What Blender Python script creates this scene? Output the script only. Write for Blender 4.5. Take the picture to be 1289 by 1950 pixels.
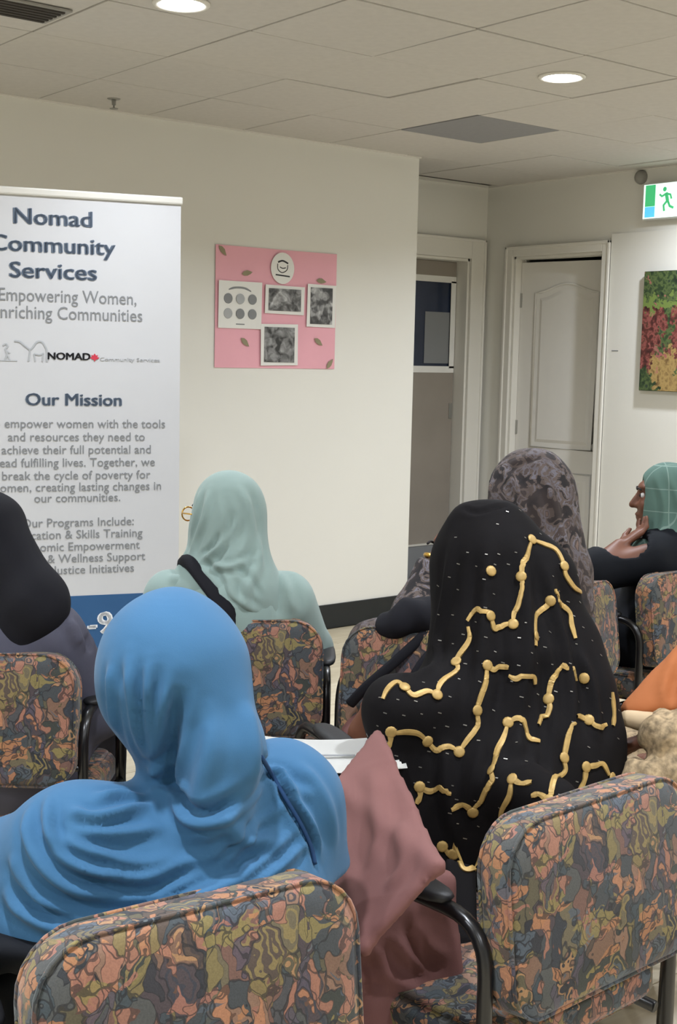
import bpy, bmesh, math, random
import numpy as np
from mathutils import Vector, Matrix, Euler
from mathutils.bvhtree import BVHTree

for o in list(bpy.data.objects):
    bpy.data.objects.remove(o, do_unlink=True)
SC = bpy.context.scene
COL = SC.collection
random.seed(7)
RNG = np.random.default_rng(7)

# ------------------------------------------------------------------ camera
# Room axes: X runs along the poster wall, Y runs towards it. The camera stands at the
# origin, 1.5 m up, and looks across the room into the far corner.
YAW = 0.895777862            # angle between the poster wall and the line of sight
PITCH, ROLL, FOCAL_PX, EYE = 0.122856167, 0.0218524746, 2430.87, 1.5
SA, CA = math.sin(YAW), math.cos(YAW)
TURN = YAW - math.pi/2       # turns the seating layout (y = line of sight) into room axes

def lay(x, y, z=0.0):
    """seating layout (x right, y away from the doorway where one looks in) -> room axes"""
    return Vector((x*SA + y*CA, -x*CA + y*SA, z))

def make_camera():
    cp, sp, cr, sr = math.cos(PITCH), math.sin(PITCH), math.cos(ROLL), math.sin(ROLL)
    M = np.array([[1, 0, 0], [0, 0, -1], [0, 1, 0]], float)
    P = np.array([[1, 0, 0], [0, cp, -sp], [0, sp, cp]])
    R = np.array([[cr, -sr, 0], [sr, cr, 0], [0, 0, 1]]) @ P @ M
    T = np.array([[SA, -CA, 0], [CA, SA, 0], [0, 0, 1]])
    R = R @ T
    cols = np.stack([R[0], -R[1], -R[2]], 1)
    cam = bpy.data.cameras.new('camera')
    cam.sensor_fit = 'VERTICAL'
    cam.sensor_height = 36.0
    cam.lens = 36.0*FOCAL_PX/1950.0
    cam.clip_start = 0.05
    ob = bpy.data.objects.new('camera', cam)
    COL.objects.link(ob)
    m = Matrix.Identity(4)
    for i in range(3):
        for j in range(3):
            m[i][j] = cols[i][j]
    m[2][3] = EYE
    ob.matrix_world = m
    SC.camera = ob
make_camera()

# ------------------------------------------------------------------ world, exposure
w = bpy.data.worlds.new('world')
w.use_nodes = True
w.node_tree.nodes['Background'].inputs[0].default_value = (0.8, 0.85, 1.0, 1)
w.node_tree.nodes['Background'].inputs[1].default_value = 0.05
SC.world = w
SC.view_settings.view_transform = 'Standard'
SC.view_settings.look = 'None'
SC.view_settings.gamma = 1.0
SC.view_settings.use_curve_mapping = False
SC.view_settings.exposure = 0.1
LAMP_WATTS = 21.5
LAMP_SPREAD = math.radians(150)

# ------------------------------------------------------------------ materials
def srgb(r, g, b):
    def f(c):
        c /= 255.0
        return c/12.92 if c <= .04045 else ((c+.055)/1.055)**2.4
    return (f(r), f(g), f(b), 1.0)

class Nodes:
    def __init__(s, name):
        s.m = bpy.data.materials.new(name); s.m.use_nodes = True
        s.t = s.m.node_tree; s.b = s.t.nodes['Principled BSDF']
    def n(s, typ, **kw):
        nd = s.t.nodes.new(typ)
        for k, v in kw.items():
            if k.startswith('i_'):
                key = k[2:].replace('_', ' ')
                nd.inputs[int(key) if key.isdigit() else key].default_value = v
            else:
                setattr(nd, k, v)
        return nd
    def l(s, a, b): s.t.links.new(a, b)
    def coords(s, scale=(1, 1, 1)):
        tc = s.n('ShaderNodeTexCoord'); mp = s.n('ShaderNodeMapping')
        mp.inputs['Scale'].default_value = scale
        s.l(tc.outputs['Object'], mp.inputs['Vector'])
        return mp.outputs['Vector']
    def ramp(s, fac, stops, mode='LINEAR'):
        r = s.n('ShaderNodeValToRGB'); r.color_ramp.interpolation = mode
        e = r.color_ramp.elements
        while len(e) < len(stops): e.new(0.5)
        for k, (p, c) in enumerate(stops):
            e[k].position = p; e[k].color = c if len(c) == 4 else (*c, 1)
        s.l(fac, r.inputs['Fac'])
        return r.outputs['Color']
    def mix(s, fac, a, b, mode='MIX'):
        m = s.n('ShaderNodeMix', data_type='RGBA', blend_type=mode)
        for sock, v in ((m.inputs[0], fac), (m.inputs[6], a), (m.inputs[7], b)):
            if hasattr(v, 'is_linked') or hasattr(v, 'links'): s.l(v, sock)
            else: sock.default_value = v
        return m.outputs[2]
    def math(s, op, a, b=0.0):
        m = s.n('ShaderNodeMath', operation=op)
        for sock, v in ((m.inputs[0], a), (m.inputs[1], b)):
            if hasattr(v, 'links'): s.l(v, sock)
            else: sock.default_value = v
        return m.outputs[0]
    def bump(s, height, strength=.2, dist=.002):
        b = s.n('ShaderNodeBump'); b.inputs['Strength'].default_value = strength
        b.inputs['Distance'].default_value = dist
        s.l(height, b.inputs['Height']); s.l(b.outputs['Normal'], s.b.inputs['Normal'])

def mat(name, col, rough=.6, metal=0.0, var=.06, scale=6.0, bump=0.0, bscale=200.0, sheen=0.0, spec=.4):
    N = Nodes(name)
    v = N.coords()
    nz = N.n('ShaderNodeTexNoise', i_Scale=scale, i_Detail=3.0)
    N.l(v, nz.inputs['Vector'])
    lo = tuple(c*(1-var) for c in col[:3]) + (1,)
    hi = tuple(min(1, c*(1+var)) for c in col[:3]) + (1,)
    N.l(N.ramp(nz.outputs['Fac'], [(.3, lo), (.7, hi)]), N.b.inputs['Base Color'])
    N.b.inputs['Roughness'].default_value = rough
    N.b.inputs['Metallic'].default_value = metal
    N.b.inputs['Specular IOR Level'].default_value = spec
    if sheen:
        N.b.inputs['Sheen Weight'].default_value = sheen
        N.b.inputs['Sheen Roughness'].default_value = .5
    if bump:
        n2 = N.n('ShaderNodeTexNoise', i_Scale=bscale, i_Detail=2.0)
        N.l(v, n2.inputs['Vector'])
        N.bump(n2.outputs['Fac'], bump)
    return N.m

def emit(name, col, strength):
    N = Nodes(name)
    N.b.inputs['Base Color'].default_value = col
    N.b.inputs['Emission Color'].default_value = col
    N.b.inputs['Emission Strength'].default_value = strength
    return N.m

def seat_fabric():
    """loud woven moquette of the chairs: warped patches with dark outlines, hooks and stripes"""
    N = Nodes('patterned_moquette')
    v = N.coords()
    warp = N.n('ShaderNodeTexNoise', i_Scale=20.0, i_Detail=2.0)
    N.l(v, warp.inputs['Vector'])
    sub = N.n('ShaderNodeVectorMath', operation='SUBTRACT'); N.l(warp.outputs['Color'], sub.inputs[0])
    sub.inputs[1].default_value = (.5, .5, .5)
    sc = N.n('ShaderNodeVectorMath', operation='SCALE'); N.l(sub.outputs[0], sc.inputs[0]); sc.inputs['Scale'].default_value = .075
    ad = N.n('ShaderNodeVectorMath', operation='ADD'); N.l(v, ad.inputs[0]); N.l(sc.outputs[0], ad.inputs[1])
    pal = [srgb(88, 96, 100), srgb(176, 112, 78), srgb(66, 74, 84), srgb(128, 112, 72), srgb(196, 128, 92), srgb(104, 84, 92),
           srgb(78, 84, 74), srgb(166, 100, 82), srgb(110, 112, 108), srgb(58, 62, 72), srgb(150, 128, 84), srgb(120, 92, 76)]
    def layer(scale, stretch, seed):
        mp = N.n('ShaderNodeMapping'); mp.inputs['Scale'].default_value = stretch
        mp.inputs['Rotation'].default_value = (seed, seed*1.3, seed*.7); mp.inputs['Location'].default_value = (seed, seed, seed)
        N.l(ad.outputs[0], mp.inputs['Vector'])
        vo = N.n('ShaderNodeTexVoronoi', feature='F1', i_Scale=scale); N.l(mp.outputs[0], vo.inputs['Vector'])
        ed = N.n('ShaderNodeTexVoronoi', feature='DISTANCE_TO_EDGE', i_Scale=scale); N.l(mp.outputs[0], ed.inputs['Vector'])
        sep = N.n('ShaderNodeSeparateColor'); N.l(vo.outputs['Color'], sep.inputs[0])
        return vo, ed, sep
    vo, ed, sep = layer(31.0, (1.0, 1.0, .62), .4)
    pal = [tuple(.72*(c*.72+.28*(.3*q[0]+.5*q[1]+.2*q[2])) for c in q[:3])+(1,) for q in pal]
    base = N.ramp(sep.outputs[0], [(k/len(pal), c) for k, c in enumerate(pal)], 'CONSTANT')
    # hooks and rings inside some patches
    ring = N.math('SINE', N.math('MULTIPLY', vo.outputs['Distance'], 24.0))
    ringm = N.math('MULTIPLY', N.math('GREATER_THAN', ring, .35), N.math('GREATER_THAN', sep.outputs[1], .55))
    ringc = N.ramp(sep.outputs[2], [(0, srgb(196, 138, 92)), (.3, srgb(62, 68, 78)), (.55, srgb(160, 134, 80)), (.8, srgb(120, 128, 130))], 'CONSTANT')
    c1 = N.mix(N.math('MULTIPLY', ringm, .85), base, ringc)
    # second layer of smaller leaf shaped patches
    vo2, ed2, sep2 = layer(58.0, (1.0, 1.0, .38), 1.9)
    m2 = N.math('GREATER_THAN', sep2.outputs[1], .66)
    c2col = N.ramp(sep2.outputs[0], [(0, srgb(206, 126, 88)), (.22, srgb(70, 86, 92)), (.42, srgb(148, 126, 74)), (.6, srgb(190, 116, 96)), (.78, srgb(96, 88, 104)), (.9, srgb(52, 56, 62))], 'CONSTANT')
    c2 = N.mix(N.math('MULTIPLY', m2, .8), c1, c2col)
    # dark outlines
    e1 = N.math('LESS_THAN', ed.outputs['Distance'], .032)
    e2 = N.math('MULTIPLY', N.math('LESS_THAN', ed2.outputs['Distance'], .05), m2)
    ln = N.math('MAXIMUM', e1, e2)
    vo3, ed3, sep3 = layer(52.0, (.42, 1.0, .9), 3.3)
    m3 = N.math('MULTIPLY', N.math('GREATER_THAN', sep3.outputs[2], .72), N.math('GREATER_THAN', ed3.outputs['Distance'], .06))
    c2 = N.mix(N.math('MULTIPLY', m3, .85), c2, N.ramp(sep3.outputs[0], [(0, srgb(198, 122, 78)), (.3, srgb(158, 136, 76)), (.55, srgb(92, 106, 116)), (.8, srgb(182, 110, 96))], 'CONSTANT'))
    c3 = N.mix(N.math('MULTIPLY', ln, .72), c2, srgb(40, 40, 42))
    nz = N.n('ShaderNodeTexNoise', i_Scale=420.0, i_Detail=2.0); N.l(v, nz.inputs['Vector'])
    c4 = N.mix(.35, c3, N.ramp(nz.outputs['Fac'], [(.3, (.22, .22, .22)), (.7, (.82, .82, .82))]), 'MULTIPLY')
    hs = N.n('ShaderNodeHueSaturation'); hs.inputs['Hue'].default_value = .512; hs.inputs['Saturation'].default_value = .92; hs.inputs['Value'].default_value = .80
    N.l(c4, hs.inputs['Color']); N.l(hs.outputs[0], N.b.inputs['Base Color'])
    N.b.inputs['Roughness'].default_value = .9
    N.b.inputs['Sheen Weight'].default_value = .15
    N.bump(nz.outputs['Fac'], .25, .001)
    return N.m

def camo_fabric():
    N = Nodes('mottled_print_cloth')
    v = N.coords()
    n1 = N.n('ShaderNodeTexNoise', i_Scale=20.0, i_Detail=4.0, i_Distortion=1.4); N.l(v, n1.inputs['Vector'])
    n2 = N.n('ShaderNodeTexNoise', i_Scale=11.0, i_Detail=2.0, i_Distortion=.6)
    mp = N.n('ShaderNodeMapping'); mp.inputs['Location'].default_value = (5, 3, 1); N.l(v, mp.inputs['Vector']); N.l(mp.outputs[0], n2.inputs['Vector'])
    a = N.ramp(n1.outputs['Fac'], [(0, srgb(24, 22, 26)), (.43, srgb(34, 31, 34)), (.47, srgb(96, 84, 78)), (.54, srgb(112, 108, 116)), (.60, srgb(78, 66, 62)), (.68, srgb(120, 100, 90))], 'CONSTANT')
    b = N.ramp(n2.outputs['Fac'], [(0, (0, 0, 0)), (.42, (.15,)*3), (.55, (.8,)*3), (1, (1, 1, 1))])
    N.l(N.mix(N.math('MULTIPLY', b, .6), a, srgb(70, 58, 54)), N.b.inputs['Base Color'])
    N.b.inputs['Roughness'].default_value = .85
    return N.m

def plaid_scarf():
    N = Nodes('green_checked_scarf')
    v = N.coords()
    sp = N.n('ShaderNodeSeparateXYZ'); N.l(v, sp.inputs[0])
    g = None
    for ax, sc, off in ((2, 13.0, .2), (1, 12.0, .3), (0, 12.0, .1)):
        f = N.math('FRACT', N.math('ADD', N.math('MULTIPLY', sp.outputs[ax], sc), off))
        t = N.math('LESS_THAN', f, .045)
        g = t if g is None else N.math('MAXIMUM', g, t)
    N.l(N.mix(N.math('MULTIPLY', g, .45), srgb(84, 112, 102), srgb(146, 168, 158)), N.b.inputs['Base Color'])
    N.b.inputs['Roughness'].default_value = .85
    return N.m

def garden_painting():
    """loose painting of a garden: hedge above, red shrubs at the left, ochre path at the right"""
    N = Nodes('garden_painting')
    v = N.coords()
    sp = N.n('ShaderNodeSeparateXYZ'); N.l(v, sp.inputs[0])
    nz = N.n('ShaderNodeTexNoise', i_Scale=9.0, i_Detail=5.0, i_Distortion=.8); N.l(v, nz.inputs['Vector'])
    n2 = N.n('ShaderNodeTexNoise', i_Scale=34.0, i_Detail=4.0); N.l(v, n2.inputs['Vector'])
    greens = N.ramp(n2.outputs['Fac'], [(.3, srgb(26, 40, 30)), (.45, srgb(52, 72, 42)), (.55, srgb(92, 108, 62)), (.68, srgb(40, 58, 46))])
    reds = N.ramp(n2.outputs['Fac'], [(.3, srgb(52, 26, 26)), (.45, srgb(92, 46, 40)), (.56, srgb(150, 84, 78)), (.66, srgb(80, 52, 40))])
    path = N.ramp(n2.outputs['Fac'], [(.3, srgb(112, 86, 50)), (.5, srgb(176, 148, 92)), (.7, srgb(140, 112, 68))])
    wob = N.math('ADD', N.math('MULTIPLY', N.math('SUBTRACT', nz.outputs['Fac'], .5), .34), N.math('MULTIPLY', N.math('SUBTRACT', n2.outputs['Fac'], .5), .16))
    zz = N.math('ADD', sp.outputs[2], wob)
    yy = N.math('SUBTRACT', sp.outputs[1], wob)
    c = greens
    band = N.math('MULTIPLY', N.math('LESS_THAN', zz, .19), N.math('GREATER_THAN', zz, .13))
    c = N.mix(band, c, srgb(112, 132, 66))                                   # sunlit lawn
    m_mid = N.math('MULTIPLY', N.math('LESS_THAN', zz, .13), N.math('GREATER_THAN', zz, -.21))
    c = N.mix(N.math('MULTIPLY', m_mid, N.math('GREATER_THAN', yy, .36)), c, reds)
    c = N.mix(N.math('MULTIPLY', m_mid, N.math('LESS_THAN', yy, .30)), c, reds)
    c = N.mix(N.math('MULTIPLY', N.math('LESS_THAN', zz, -.10), N.math('LESS_THAN', N.math('ABSOLUTE', N.math('SUBTRACT', yy, .33)), .07)), c, path)
    c = N.mix(N.math('MULTIPLY', N.math('LESS_THAN', zz, -.25), N.math('LESS_THAN', yy, .38)), c, path)
    fl = N.math('MULTIPLY', N.math('GREATER_THAN', nz.outputs['Fac'], .60), N.math('GREATER_THAN', n2.outputs['Fac'], .5))
    c = N.mix(N.math('MULTIPLY', fl, .75), c, srgb(176, 104, 102))
    N.l(c, N.b.inputs['Base Color'])
    N.b.inputs['Roughness'].default_value = .5
    N.bump(n2.outputs['Fac'], .2)
    return N.m

def photo_print(name, seed, light=.5):
    """soft black and white snapshot: a few overlapping light and dark figures, no one in particular"""
    N = Nodes(name)
    v = N.coords()
    mp = N.n('ShaderNodeMapping'); mp.inputs['Location'].default_value = (seed, seed*2, seed*3); N.l(v, mp.inputs['Vector'])
    vo = N.n('ShaderNodeTexVoronoi', feature='SMOOTH_F1', i_Scale=22.0, i_Smoothness=.3); N.l(mp.outputs[0], vo.inputs['Vector'])
    nz = N.n('ShaderNodeTexNoise', i_Scale=26.0, i_Detail=4.0, i_Distortion=.8); N.l(mp.outputs[0], nz.inputs['Vector'])
    sep = N.n('ShaderNodeSeparateColor'); N.l(vo.outputs['Color'], sep.inputs[0])
    t = N.math('ADD', N.math('MULTIPLY', sep.outputs[0], .34), N.math('MULTIPLY', N.math('ADD', N.math('MULTIPLY', N.math('SUBTRACT', nz.outputs['Fac'], .5), 2.2), .5), .62))
    N.l(N.ramp(t, [(.2, (.03,)*3), (.45, (.12*light*2,)*3), (.7, (.35,)*3), (.95, (.7,)*3)]), N.b.inputs['Base Color'])
    N.b.inputs['Roughness'].default_value = .35
    return N.m

def plank_floor():
    N = Nodes('pale_vinyl_plank')
    v = N.coords((1.2, 9, 9))
    info = N.n('ShaderNodeObjectInfo')
    ad = N.n('ShaderNodeVectorMath', operation='ADD'); N.l(v, ad.inputs[0]); N.l(info.outputs['Random'], ad.inputs[1])
    nz = N.n('ShaderNodeTexNoise', i_Scale=3.5, i_Detail=5.0, i_Distortion=.6); N.l(ad.outputs[0], nz.inputs['Vector'])
    c = N.ramp(nz.outputs['Fac'], [(.25, srgb(176, 162, 134)), (.5, srgb(198, 186, 158)), (.75, srgb(212, 202, 178))])
    c = N.mix(.25, c, N.ramp(info.outputs['Random'], [(0, srgb(170, 155, 130)), (1, srgb(220, 210, 188))]))
    N.l(c, N.b.inputs['Base Color'])
    N.b.inputs['Roughness'].default_value = .4
    return N.m

MAT = dict(
    wall=mat('cream_wall_paint', srgb(232, 230, 222), .65, var=.015, scale=1.2, bump=.08, bscale=260),
    ceil=mat('ceiling_tile_face', srgb(204, 200, 194), .9, var=.03, scale=30, bump=.15, bscale=300),
    void=mat('ceiling_void_grey', srgb(70, 66, 62), .9),
    vent=mat('grey_vent_tile', srgb(146, 146, 148), .8, var=.03, scale=40, bump=.2, bscale=400),
    trim=mat('white_trim_paint', srgb(232, 229, 220), .4, var=.01),
    door=mat('white_door_paint', srgb(226, 223, 216), .45, var=.015),
    greydoor=mat('grey_beige_door', srgb(150, 142, 132), .5, var=.06, scale=3),
    base=mat('black_rubber_baseboard', srgb(34, 37, 38), .5),
    floor=mat('pale_floor_underlay', srgb(190, 178, 150), .6),
    plank=plank_floor(),
    carpet=mat('grey_hall_carpet', srgb(104, 100, 98), .95, bump=.4, bscale=500),
    banner=mat('white_banner_vinyl', srgb(206, 206, 207), .4, var=.01),
    rail=mat('pale_aluminium', srgb(228, 225, 216), .35, metal=.2, var=.01),
    slate=mat('slate_blue_print', srgb(100, 113, 130), .5, var=.02),
    inkgrey=mat('grey_print', srgb(134, 136, 138), .5, var=.02),
    palegrey=mat('pale_grey_print', srgb(176, 178, 180), .5, var=.02),
    black_ink=mat('black_print', srgb(40, 40, 44), .5, var=.02),
    red_ink=mat('red_print', srgb(206, 60, 78), .5, var=.02),
    navy=mat('navy_print', srgb(52, 92, 136), .45, var=.03),
    white=mat('white_print', srgb(238, 240, 242), .5, var=.01),
    pink=mat('pink_poster_card', srgb(240, 176, 188), .6, var=.03, scale=4),
    paper=mat('white_paper', srgb(236, 235, 230), .6, var=.02),
    leaf=mat('dull_green_paper_leaf', srgb(150, 140, 112), .7),
    fabric=seat_fabric(),
    pipe=mat('dark_seat_piping', srgb(96, 82, 66), .85, bump=.3, bscale=500),
    tube=mat('black_gloss_tube', srgb(20, 20, 22), .28, spec=.6),
    pad=mat('black_arm_pad', srgb(30, 30, 32), .5),
    blue=mat('blue_jersey_cloth', srgb(52, 98, 134), .85, var=.05, scale=5, bump=.12, bscale=900, sheen=.08),
    bluestitch=mat('dark_blue_seam', srgb(30, 62, 100), .9),
    sage=mat('sage_green_cloth', srgb(136, 156, 150), .85, var=.04, scale=7, bump=.12, bscale=800, sheen=.2),
    dark=mat('black_scarf_cloth', srgb(24, 24, 29), .85, spec=.2, var=.12, bump=.12, bscale=800),
    charcoal=mat('charcoal_jacket_cloth', srgb(74, 74, 88), .8, var=.1, bump=.12, bscale=700),
    shawl=mat('black_shawl_cloth', srgb(17, 15, 16), .8, var=.15, scale=10, bump=.1, bscale=900, spec=.12),
    gold=mat('gold_thread', srgb(172, 142, 84), .5, metal=.25, var=.18, scale=60),
    sequin=mat('pale_sequin', srgb(128, 124, 116), .3, metal=.5),
    mauve=mat('dusty_mauve_cloth', srgb(114, 76, 72), .85, var=.06, bump=.1, bscale=800),
    camo=camo_fabric(),
    plaid=plaid_scarf(),
    coat=mat('black_coat_cloth', srgb(15, 18, 24), .8, spec=.2, var=.15),
    orange=mat('orange_cloth', srgb(166, 98, 54), .8, var=.06, scale=5, bump=.1, bscale=800),
    lace=mat('beige_lace_cloth', srgb(152, 132, 102), .85, var=.5, scale=75, bump=1.0, bscale=70),
    cream=mat('cream_cuff_cloth', srgb(192, 168, 134), .85, var=.05),
    skin=mat('brown_skin', srgb(112, 72, 54), .5, var=.06, scale=12, spec=.35),
    skin2=mat('light_brown_skin', srgb(158, 108, 84), .5, var=.06, scale=12, spec=.35),
    eye=mat('eye_white', srgb(225, 220, 214), .25, var=.01),
    pupil=mat('dark_iris', srgb(24, 16, 12), .2),
    brow=mat('dark_brow_hair', srgb(26, 20, 18), .8),
    shoe=mat('black_shoe_leather', srgb(22, 22, 24), .4),
    steel=mat('brushed_steel', srgb(176, 176, 172), .35, metal=.8),
    brass=mat('polished_gold_metal', srgb(222, 176, 84), .25, metal=.9),
    glassdark=mat('dark_blue_glass', srgb(44, 54, 76), .12, var=.2, scale=3, spec=.6),
    lensglow=emit('lamp_lens', (.93, .96, 1, 1), 30.0),
    signwhite=emit('lit_sign_white', (.80, .96, .90, 1), .95),
    signgreen=emit('lit_sign_green', (.05, .42, .16, 1), .9),
    signlenstint=emit('sign_lens_tint', (.10, .50, .80, 1), .95),
    signcase=mat('grey_sign_case', srgb(206, 208, 204), .4),
    painting=garden_painting(),
    canvas=mat('canvas_edge', srgb(70, 74, 56), .8, var=.3, scale=20),
    greyplastic=mat('grey_plastic', srgb(150, 148, 142), .5),
)

# ------------------------------------------------------------------ object helpers
def link(name, me, m=None, parent=None, loc=None, rz=None, smooth=False):
    o = bpy.data.objects.new(name, me)
    COL.objects.link(o)
    if m is not None and me is not None and not me.materials:
        me.materials.append(m)
    if parent is not None: o.parent = parent
    if loc is not None: o.location = loc
    if rz is not None: o.rotation_euler = (0, 0, rz)
    if smooth:
        me.polygons.foreach_set('use_smooth', [True]*len(me.polygons))
    return o

def from_bm(name, bm, m=None, parent=None, loc=None, rz=None, smooth=False):
    me = bpy.data.meshes.new(name)
    bmesh.ops.recalc_face_normals(bm, faces=bm.faces)
    bm.to_mesh(me); bm.free()
    return link(name, me, m, parent, loc, rz, smooth)

def thing(name, label, cat, loc=(0, 0, 0), rz=0.0, group=None):
    o = bpy.data.objects.new(name, None)
    o.empty_display_size = .05
    COL.objects.link(o)
    o.location = loc; o.rotation_euler = (0, 0, rz)
    return tag(o, label, cat, group)

def tag(o, label, cat, group=None):
    o['label'] = label; o['category'] = cat
    if group: o['group'] = group
    return o

def struct(o):
    o['kind'] = 'structure'
    return o

def bm_box(bm, lo, hi, bev=0.0):
    lo = Vector(lo); hi = Vector(hi)
    r = bmesh.ops.create_cube(bm, size=1)
    vs = r['verts']
    for v in vs:
        v.co = Vector([(lo[i]+hi[i])/2 + v.co[i]*(hi[i]-lo[i]) for i in range(3)])
    if bev:
        es = list({e for v in vs for e in v.link_edges})
        bmesh.ops.bevel(bm, geom=es, offset=bev, segments=2, affect='EDGES', profile=.5)

def box(name, lo, hi, m, parent=None, bev=0.0, **kw):
    bm = bmesh.new(); bm_box(bm, lo, hi, bev)
    return from_bm(name, bm, m, parent, **kw)

def smooth_path(pts, n=8):
    P = [Vector(p) for p in pts]
    out = []
    for i in range(len(P)-1):
        p0 = P[max(0, i-1)]; p1 = P[i]; p2 = P[i+1]; p3 = P[min(len(P)-1, i+2)]
        for k in range(n):
            t = k/n
            out.append(.5*((2*p1) + (p2-p0)*t + (2*p0-5*p1+4*p2-p3)*t*t + (3*p1-p0-3*p2+p3)*t**3))
    out.append(P[-1])
    return out

def fillet(pts, rad, n=6):
    P = [Vector(p) for p in pts]
    out = [P[0]]
    for i in range(1, len(P)-1):
        a, b, c = P[i-1], P[i], P[i+1]
        d1 = (a-b).normalized(); d2 = (c-b).normalized()
        r = min(rad, (a-b).length*.49, (c-b).length*.49)
        s = b+d1*r; e = b+d2*r
        for k in range(n+1):
            t = k/n
            out.append(s*(1-t)**2 + b*2*t*(1-t) + e*t*t)
    out.append(P[-1])
    return out

def bm_tube(bm, pts, rad, sides=10, closed=False, flat=None):
    """tube along points; rad number or list; flat=(normal, factor) squashes the section along normal"""
    P = [Vector(p) for p in pts]
    n = len(P)
    rings = []
    up = None
    for i in range(n):
        a = P[(i-1) % n] if (closed or i > 0) else P[i]
        b = P[(i+1) % n] if (closed or i < n-1) else P[i]
        t = (b-a).normalized()
        if up is None:
            up = Vector((0, 0, 1)) if abs(t.z) < .9 else Vector((0, 1, 0))
        u = (up - t*up.dot(t))
        if u.length < 1e-6: u = t.orthogonal()
        u.normalize(); up = u
        v = t.cross(u)
        r = rad[i] if isinstance(rad, (list, tuple)) else rad
        ring = []
        for k in range(sides):
            an = 2*math.pi*k/sides
            off = u*math.cos(an)*r + v*math.sin(an)*r
            if flat is not None:
                nv = Vector(flat[0]); off = off - nv*off.dot(nv)*(1-flat[1])
            ring.append(bm.verts.new(P[i]+off))
        rings.append(ring)
    m = n if closed else n-1
    for i in range(m):
        A = rings[i]; B = rings[(i+1) % n]
        for k in range(sides):
            bm.faces.new((A[k], A[(k+1) % sides], B[(k+1) % sides], B[k]))
    if not closed:
        bm.faces.new(rings[0][::-1]); bm.faces.new(rings[-1])

def tube(name, pts, rad, m, parent=None, sides=10, closed=False, **kw):
    bm = bmesh.new(); bm_tube(bm, pts, rad, sides, closed)
    return from_bm(name, bm, m, parent, smooth=True, **kw)

def lathe(name, prof, m, parent=None, n=24, axis='z', **kw):
    bm = bmesh.new()
    rings = []
    for r, z in prof:
        if r < 1e-6: rings.append([bm.verts.new((0, 0, z))]); continue
        rings.append([bm.verts.new((r*math.cos(2*math.pi*k/n), r*math.sin(2*math.pi*k/n), z)) for k in range(n)])
    for A, B in zip(rings, rings[1:]):
        for k in range(n):
            k2 = (k+1) % n
            if len(A) == 1 and len(B) == 1: continue
            if len(A) == 1: bm.faces.new((A[0], B[k2], B[k]))
            elif len(B) == 1: bm.faces.new((A[k], A[k2], B[0]))
            else: bm.faces.new((A[k], A[k2], B[k2], B[k]))
    return from_bm(name, bm, m, parent, smooth=True, **kw)

def rr_outline(w, h, r, n=6):
    """rounded rectangle in XZ, centred"""
    if not isinstance(r, (tuple, list)): r = (r,)*4
    pts = []
    for (sx, sz, a0, rr) in ((1, 1, 0, r[0]), (-1, 1, 90, r[1]), (-1, -1, 180, r[2]), (1, -1, 270, r[3])):
        for k in range(n+1):
            a = math.radians(a0 + 90*k/n)
            pts.append((sx*(w/2-rr) + rr*math.cos(a), sz*(h/2-rr) + rr*math.sin(a)))
    return pts

def bm_slab(w, h, t, r, bulge=.012, soft=.014):
    """upholstered slab in XZ, thickness t along Y, soft edges and slightly domed faces"""
    bm = bmesh.new()
    out = rr_outline(w, h, r)
    prof = [(0.0, -t/2-bulge), (.3, -t/2-bulge*.93), (.6, -t/2-bulge*.65), (.82, -t/2-bulge*.25), (.93, -t/2), (1-soft*1.0/(w/2), -t/2+soft*.12),
            (1-soft*.3/(w/2), -t/2+soft*.45), (1.0, -t/2+soft), (1.0, 0), (1.0, t/2-soft), (1-soft*.3/(w/2), t/2-soft*.45), (1-soft/(w/2), t/2-soft*.12),
            (.93, t/2), (.82, t/2+bulge*.25), (.6, t/2+bulge*.65), (.3, t/2+bulge*.93), (0.0, t/2+bulge)]
    rings = []
    for s, y in prof:
        if s == 0: rings.append([bm.verts.new((0, y, 0))])
        else: rings.append([bm.verts.new((x*s, y, z*s)) for x, z in out])
    n = len(out)
    for A, B in zip(rings, rings[1:]):
        for k in range(n):
            k2 = (k+1) % n
            if len(A) == 1: bm.faces.new((A[0], B[k], B[k2]))
            elif len(B) == 1: bm.faces.new((A[k2], A[k], B[0]))
            else: bm.faces.new((A[k2], A[k], B[k], B[k2]))
    return bm

def xform(bm, M):
    bmesh.ops.transform(bm, matrix=M, verts=bm.verts)
    return bm

def text_mesh(s, size, bold=0.0, name='lettering', depth=.0006):
    cu = bpy.data.curves.new(name, 'FONT')
    cu.body = s; cu.size = size; cu.align_x = 'LEFT'; cu.extrude = depth; cu.resolution_u = 3
    ob = bpy.data.objects.new(name, cu)
    COL.objects.link(ob)
    dg = bpy.context.evaluated_depsgraph_get()
    dg.update()
    me = bpy.data.meshes.new_from_object(ob.evaluated_get(dg))
    COL.objects.unlink(ob); bpy.data.objects.remove(ob)
    if bold:            # heavier strokes: the same outlines set again a little to each side
        bm = bmesh.new(); bm.from_mesh(me)
        for dx, dy in ((-bold, 0), (bold, bold*.5), (0, -bold*.5)):
            g = bmesh.ops.duplicate(bm, geom=bm.verts[:len(me.vertices)] + bm.edges[:len(me.edges)] + bm.faces[:len(me.polygons)])
            for v in g['geom']:
                if isinstance(v, bmesh.types.BMVert): v.co.x += dx; v.co.y += dy
        bm.to_mesh(me); bm.free()
    return me

def copy_tree(o, parent=None):
    c = o.copy(); COL.objects.link(c)
    if parent is not None: c.parent = parent
    for ch in list(o.children): copy_tree(ch, c)
    return c

# SDF-BEGIN ------------------------------------------------------------------ cloth and body surfaces
# Bodies and draped cloth are grown as one smooth closed surface each: distance fields of tapered
# limbs are blended and the zero level is meshed.
F = np.float32
def V3(*a): return np.array(a, F)

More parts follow.
